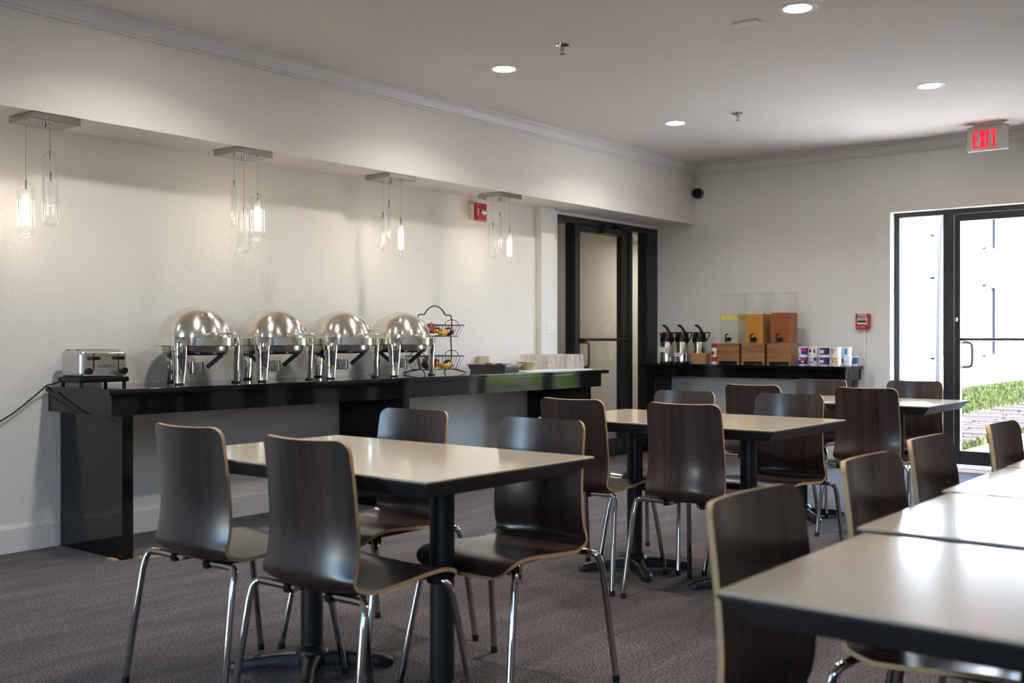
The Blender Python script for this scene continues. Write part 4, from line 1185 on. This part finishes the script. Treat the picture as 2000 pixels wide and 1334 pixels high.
# ------------------------------------------------------------------ chairs
def make_chair(label, group):
    t = thing('dining_chair', label, 'chair', (0, 0, 0), 0, group)
    ctrl = [(0.000, .857), (0.011, .775), (0.020, .69), (0.025, .61), (0.022, .55), (0.014, .508), (0.013, .478), (0.026, .455), (0.055, .443), (0.12, .442), (0.23, .450), (0.335, .458), (0.398, .456), (0.442, .441), (0.464, .413)]
    prof = catmull([(a, b, 0) for a, b in ctrl], 4)
    n = len(prof)
    ls = [0.0]
    for i in range(1, n): ls.append(ls[-1] + (prof[i] - prof[i - 1]).length)
    Lt = ls[-1]
    NT = 16
    def halfw(s):
        q = min(1.0, s / Lt); w = .2
        keys = [(0, .178), (.25, .183), (.45, .191), (.6, .199), (.85, .200), (1, .192)]
        for (a, wa), (b, wb) in zip(keys, keys[1:]):
            if q <= b + 1e-9:
                w = wa + (wb - wa) * (q - a) / (b - a); break
        for d, rc in ((s, .038), (Lt - s, .055)):
            if d < rc: w -= rc - math.sqrt(max(0, rc * rc - (rc - d) ** 2))
        return w
    def curv(s):
        q = s / Lt
        if q < .40: return .040
        if q < .56: return .040 + (.006 - .040) * (q - .40) / .16
        return .006
    rows = []; TH = .0115
    # extra rows near the ends for the corner arcs
    S_ = sorted(set([0, .002, .006, .012, .02, .03] + [round(v, 5) for v in ls] + [Lt, Lt - .002, Lt - .006, Lt - .014, Lt - .025, Lt - .04]))
    def at(s):
        for i in range(n - 1):
            if s <= ls[i + 1] + 1e-9:
                q = (s - ls[i]) / max(1e-9, ls[i + 1] - ls[i])
                p = prof[i].lerp(prof[i + 1], q)
                a = prof[max(0, i - 1)]; b = prof[min(n - 1, i + 2)]
                d = (b - a).normalized()
                return p, Vector((-d.y, d.x, 0))
        return prof[-1], Vector((0, 1, 0))
    grid = []
    for s in S_:
        p, nn = at(s)
        hw = halfw(s); row = []
        for k in range(NT + 1):
            q = -1 + 2 * k / NT
            x = q * hw
            off = curv(s) * (x / .19) ** 2
            pf = p + nn * off
            pb = pf - nn * TH
            row.append(((x, pf.x, pf.y), (x, pb.x, pb.y), (x, s)))
        grid.append(row)
    cut = min(range(len(S_)), key=lambda i: abs(S_[i] - ls[4 * 8]))
    def patch(i0, i1, name):
        mb = MB(); uv = []
        R = i1 - i0 + 1; W = NT + 1
        vs = []
        for side in (0, 1):
            for i in range(i0, i1 + 1):
                for k in range(W):
                    vs.append(grid[i][k][side]); uv.append(grid[i][k][2])
        # rim copies so that the pale edge keeps hard corners
        fs0 = []
        for i in range(R - 1):
            for k in range(NT):
                a = i * W + k
                fs0.append((a, a + 1, a + W + 1, a + W))
                b = R * W + a
                fs0.append((b, b + W, b + W + 1, b + 1))
        mb.add(vs, fs0, 0)
        rim = []
        def strip(idx):
            for a, b in zip(idx, idx[1:]):
                rim.append((a, b, R * W + b, R * W + a))
        strip([i * W for i in range(R)]); strip([i * W + NT for i in range(R)])
        if i0 == 0: strip(list(range(W)))
        if i1 == len(S_) - 1: strip([(R - 1) * W + k for k in range(W)])
        mb.add([], [], 1)
        for f in rim:
            mb.f.append(list(f)); mb.mi.append(1)
        mb.uv = uv
        me_o = mb.build(name, [M['walnut'], M['ply']], t, smooth=True, fix=False, angle=50)
        bm = bmesh.new(); bm.from_mesh(me_o.data); bmesh.ops.recalc_face_normals(bm, faces=bm.faces[:]); bm.to_mesh(me_o.data); bm.free()
        return me_o
    patch(0, cut, 'backrest'); patch(cut, len(S_) - 1, 'seat')
    r = .0114
    for sx in (-1, 1):
        rear = [(sx * .262, -.03, .006), (sx * .251, -.004, .20), (sx * .2405, .022, .375), (sx * .236, .032, .412), (sx * .222, .040, .428), (sx * .195, .044, .431), (sx * .06, .050, .428)]
        front = [(sx * .226, .492, .006), (sx * .209, .458, .20), (sx * .193, .424, .372), (sx * .187, .412, .406), (sx * .170, .400, .422), (sx * .14, .392, .427), (sx * .05, .382, .428)]
        for pts in (rear, front):
            P = [Vector(pts[0]), Vector(pts[1])] + catmull([Vector(p) for p in pts[2:]], 4)
            lg = MB().tube(P, r, 12).build('leg', M['chrome'], t)
            f = Vector(pts[0]); d = (Vector(pts[1]) - f).normalized()
            MB().cyl(f - Vector((0, 0, .006)), f + d * .018, .0125, 12, r2=.0122).build('foot_cap', M['rubber'], lg)
    MB().box((-.10, .03, .414), (-.075, .410, .437), r=.004, seg=1).box((.075, .03, .414), (.10, .410, .437), r=.004, seg=1).box((-.10, .19, .416), (.10, .22, .434)).build('seat_bracket', M['blackplastic'], t, smooth=False)
    for sx in (-1, 1):
        MB().box((sx * .155 - .022, .372, .412), (sx * .155 + .022, .408, .440), r=.005, seg=1).build('glide_block', M['rubber'], t, smooth=False)
    return t

def rot(d): return math.radians(d)
chairs = [
    # x, y of the top of the back, heading (0 faces +Y, the far wall)
    (2.674, 1.935, 0, 'walnut plywood chair farthest left, its back to the camera, at the nearest left table'),
    (3.295, 1.89, 0, 'walnut plywood chair in the left foreground with its right front leg before the black post'),
    (2.725, 2.97, 180, 'walnut plywood chair facing the camera behind the left half of the nearest left table'),
    (3.398, 2.90, 180, 'walnut plywood chair facing the camera with its seat seen right of the black post'),
    (2.75, 3.92, 0, 'walnut plywood chair with its back to the camera, left seat of the middle table pair'),
    (3.331, 3.92, 0, 'walnut plywood chair with its back to the camera, right seat of the middle table pair'),
    (2.802, 4.93, 180, 'walnut plywood chair facing the camera, far left seat of the middle table pair'),
    (3.356, 5.0, 180, 'walnut plywood chair facing the camera, far right seat of the middle table pair'),
    (2.738, 5.80, 0, 'walnut plywood chair with its back to the camera, left seat of the farthest table pair'),
    (3.41, 5.84, 0, 'walnut plywood chair with its back to the camera, right seat of the farthest table pair'),
    (2.712, 6.96, 180, 'walnut plywood chair facing the camera in front of the coffee counter'),
    (3.308, 7.05, 180, 'walnut plywood chair facing the camera in front of the garden door sidelight'),
    (4.712, 1.72, -90, 'walnut plywood chair at the nearest table on the right, pale edge towards the camera'),
    (4.664, 2.42, -90, 'walnut plywood chair at the second table of the right row'),
    (4.618, 3.0, -90, 'walnut plywood chair at the third table of the right row'),
    (4.645, 3.66, -90, 'walnut plywood chair at the end of the right row before the garden door glass'),
]
c0 = None
for x, y, h, lab in chairs:
    if c0 is None:
        c0 = make_chair(lab, 'walnut dining chairs'); c0.location = (x, y, 0); c0.rotation_euler = (0, 0, rot(h))
    else:
        dup(c0, (x, y, 0), rot(h), lab, 'walnut dining chairs')

# ------------------------------------------------------------------ tables
TZ = .757
def make_table(wx, wy, label, posts=(0.0,)):
    t = thing('dining_table', label, 'table', (0, 0, 0), 0, 'beige topped pedestal tables')
    a, b = wx / 2, wy / 2
    MB().box((-a, -b, TZ - .006), (a, b, TZ), r=.0015, seg=1).build('tabletop', M['laminate'], t, smooth=False)
    ins, dz = .040, .046
    z0, z1 = TZ - .006, TZ - .006 - dz
    e = MB()
    vs = [(-a, -b, z0), (a, -b, z0), (a, b, z0), (-a, b, z0), (-a, -b, z0 - .004), (a, -b, z0 - .004), (a, b, z0 - .004), (-a, b, z0 - .004), (-a + ins, -b + ins, z1), (a - ins, -b + ins, z1), (a - ins, b - ins, z1), (-a + ins, b - ins, z1)]
    fs = [(0, 1, 2, 3), (11, 10, 9, 8)]
    for r_ in (0, 4):
        for k in range(4):
            k2 = (k + 1) % 4
            fs.append((r_ + k, r_ + k + 4, r_ + k2 + 4, r_ + k2))
    e.add(vs, fs).build('bevelled_edge', M['bevel'], t, smooth=False)
    for pc in posts:
        MB().box((pc - .17, -.03, z1 - .012), (pc + .17, .03, z1)).box((pc - .03, -.17, z1 - .012), (pc + .03, .17, z1)).build('top_bracket', M['blackmetal'], t, smooth=False)
        MB().cyl((pc, 0, .055), (pc, 0, z1 - .01), .038, 32).lathe([(.058, .02), (.058, .06), (.05, .078), (.038, .085)], 32, c=(pc, 0, 0)).build('column', M['blackmetal'], t)
        for k in range(4):
            an = PI / 4 + k * PI / 2
            u = Vector((math.cos(an), math.sin(an), 0)); s_ = Vector((-u.y, u.x, 0))
            vs = []; fs = []
            rows = [(.04, .036, .062, .016), (.08, .028, .060, .014), (.14, .023, .054, .012), (.20, .024, .047, .010), (.245, .025, .040, .008), (.265, .022, .034, .006), (.278, .014, .028, .006)]
            for d, hw, zt, zb in rows:
                for q, z in ((-1, zb), (1, zb), (1, zt - .008), (.7, zt), (-.7, zt), (-1, zt - .008)):
                    vs.append(u * d + s_ * hw * q + Vector((pc, 0, z)))
            for i in range(len(rows) - 1):
                for k2 in range(6):
                    k3 = (k2 + 1) % 6
                    fs.append((i * 6 + k2, i * 6 + k3, i * 6 + 6 + k3, i * 6 + 6 + k2))
            fs.append(tuple(range(6))); fs.append(tuple(reversed(range(36, 42))))
            am = MB().add(vs, fs).build('base_arm', M['blackmetal'], t, angle=50)
            MB().cyl(tuple(u * .25 + Vector((pc, 0, 0))), tuple(u * .25 + Vector((pc, 0, .012))), .018, 12).build('glide', M['rubber'], am)
    return t
lt_ = make_table(1.208, .775, 'long beige topped table on two black posts, nearest on the left', (-.303, .303))
lt_.location = (3.069, 2.395, 0)
tb = make_table(.602, .775, 'beige topped pedestal table, left half of the middle pair')
tb.location = (2.803, 4.41, 0)
dup(tb, (3.409, 4.41, 0), 0, 'beige topped pedestal table, right half of the middle pair')
dup(tb, (2.806, 6.39, 0), 0, 'beige topped pedestal table, left half of the farthest pair')
dup(tb, (3.412, 6.39, 0), 0, 'beige topped pedestal table, right half of the farthest pair')
dup(tb, (5.213, 1.712, 0), PI / 2, 'beige topped pedestal table nearest the camera at the right edge')
dup(tb, (5.18, 2.363, 0), PI / 2, 'beige topped pedestal table, second of the right row')
dup(tb, (5.155, 2.995, 0), PI / 2, 'beige topped pedestal table, third of the right row')
dup(tb, (5.15, 3.63, 0), PI / 2, 'beige topped pedestal table, last of the right row')
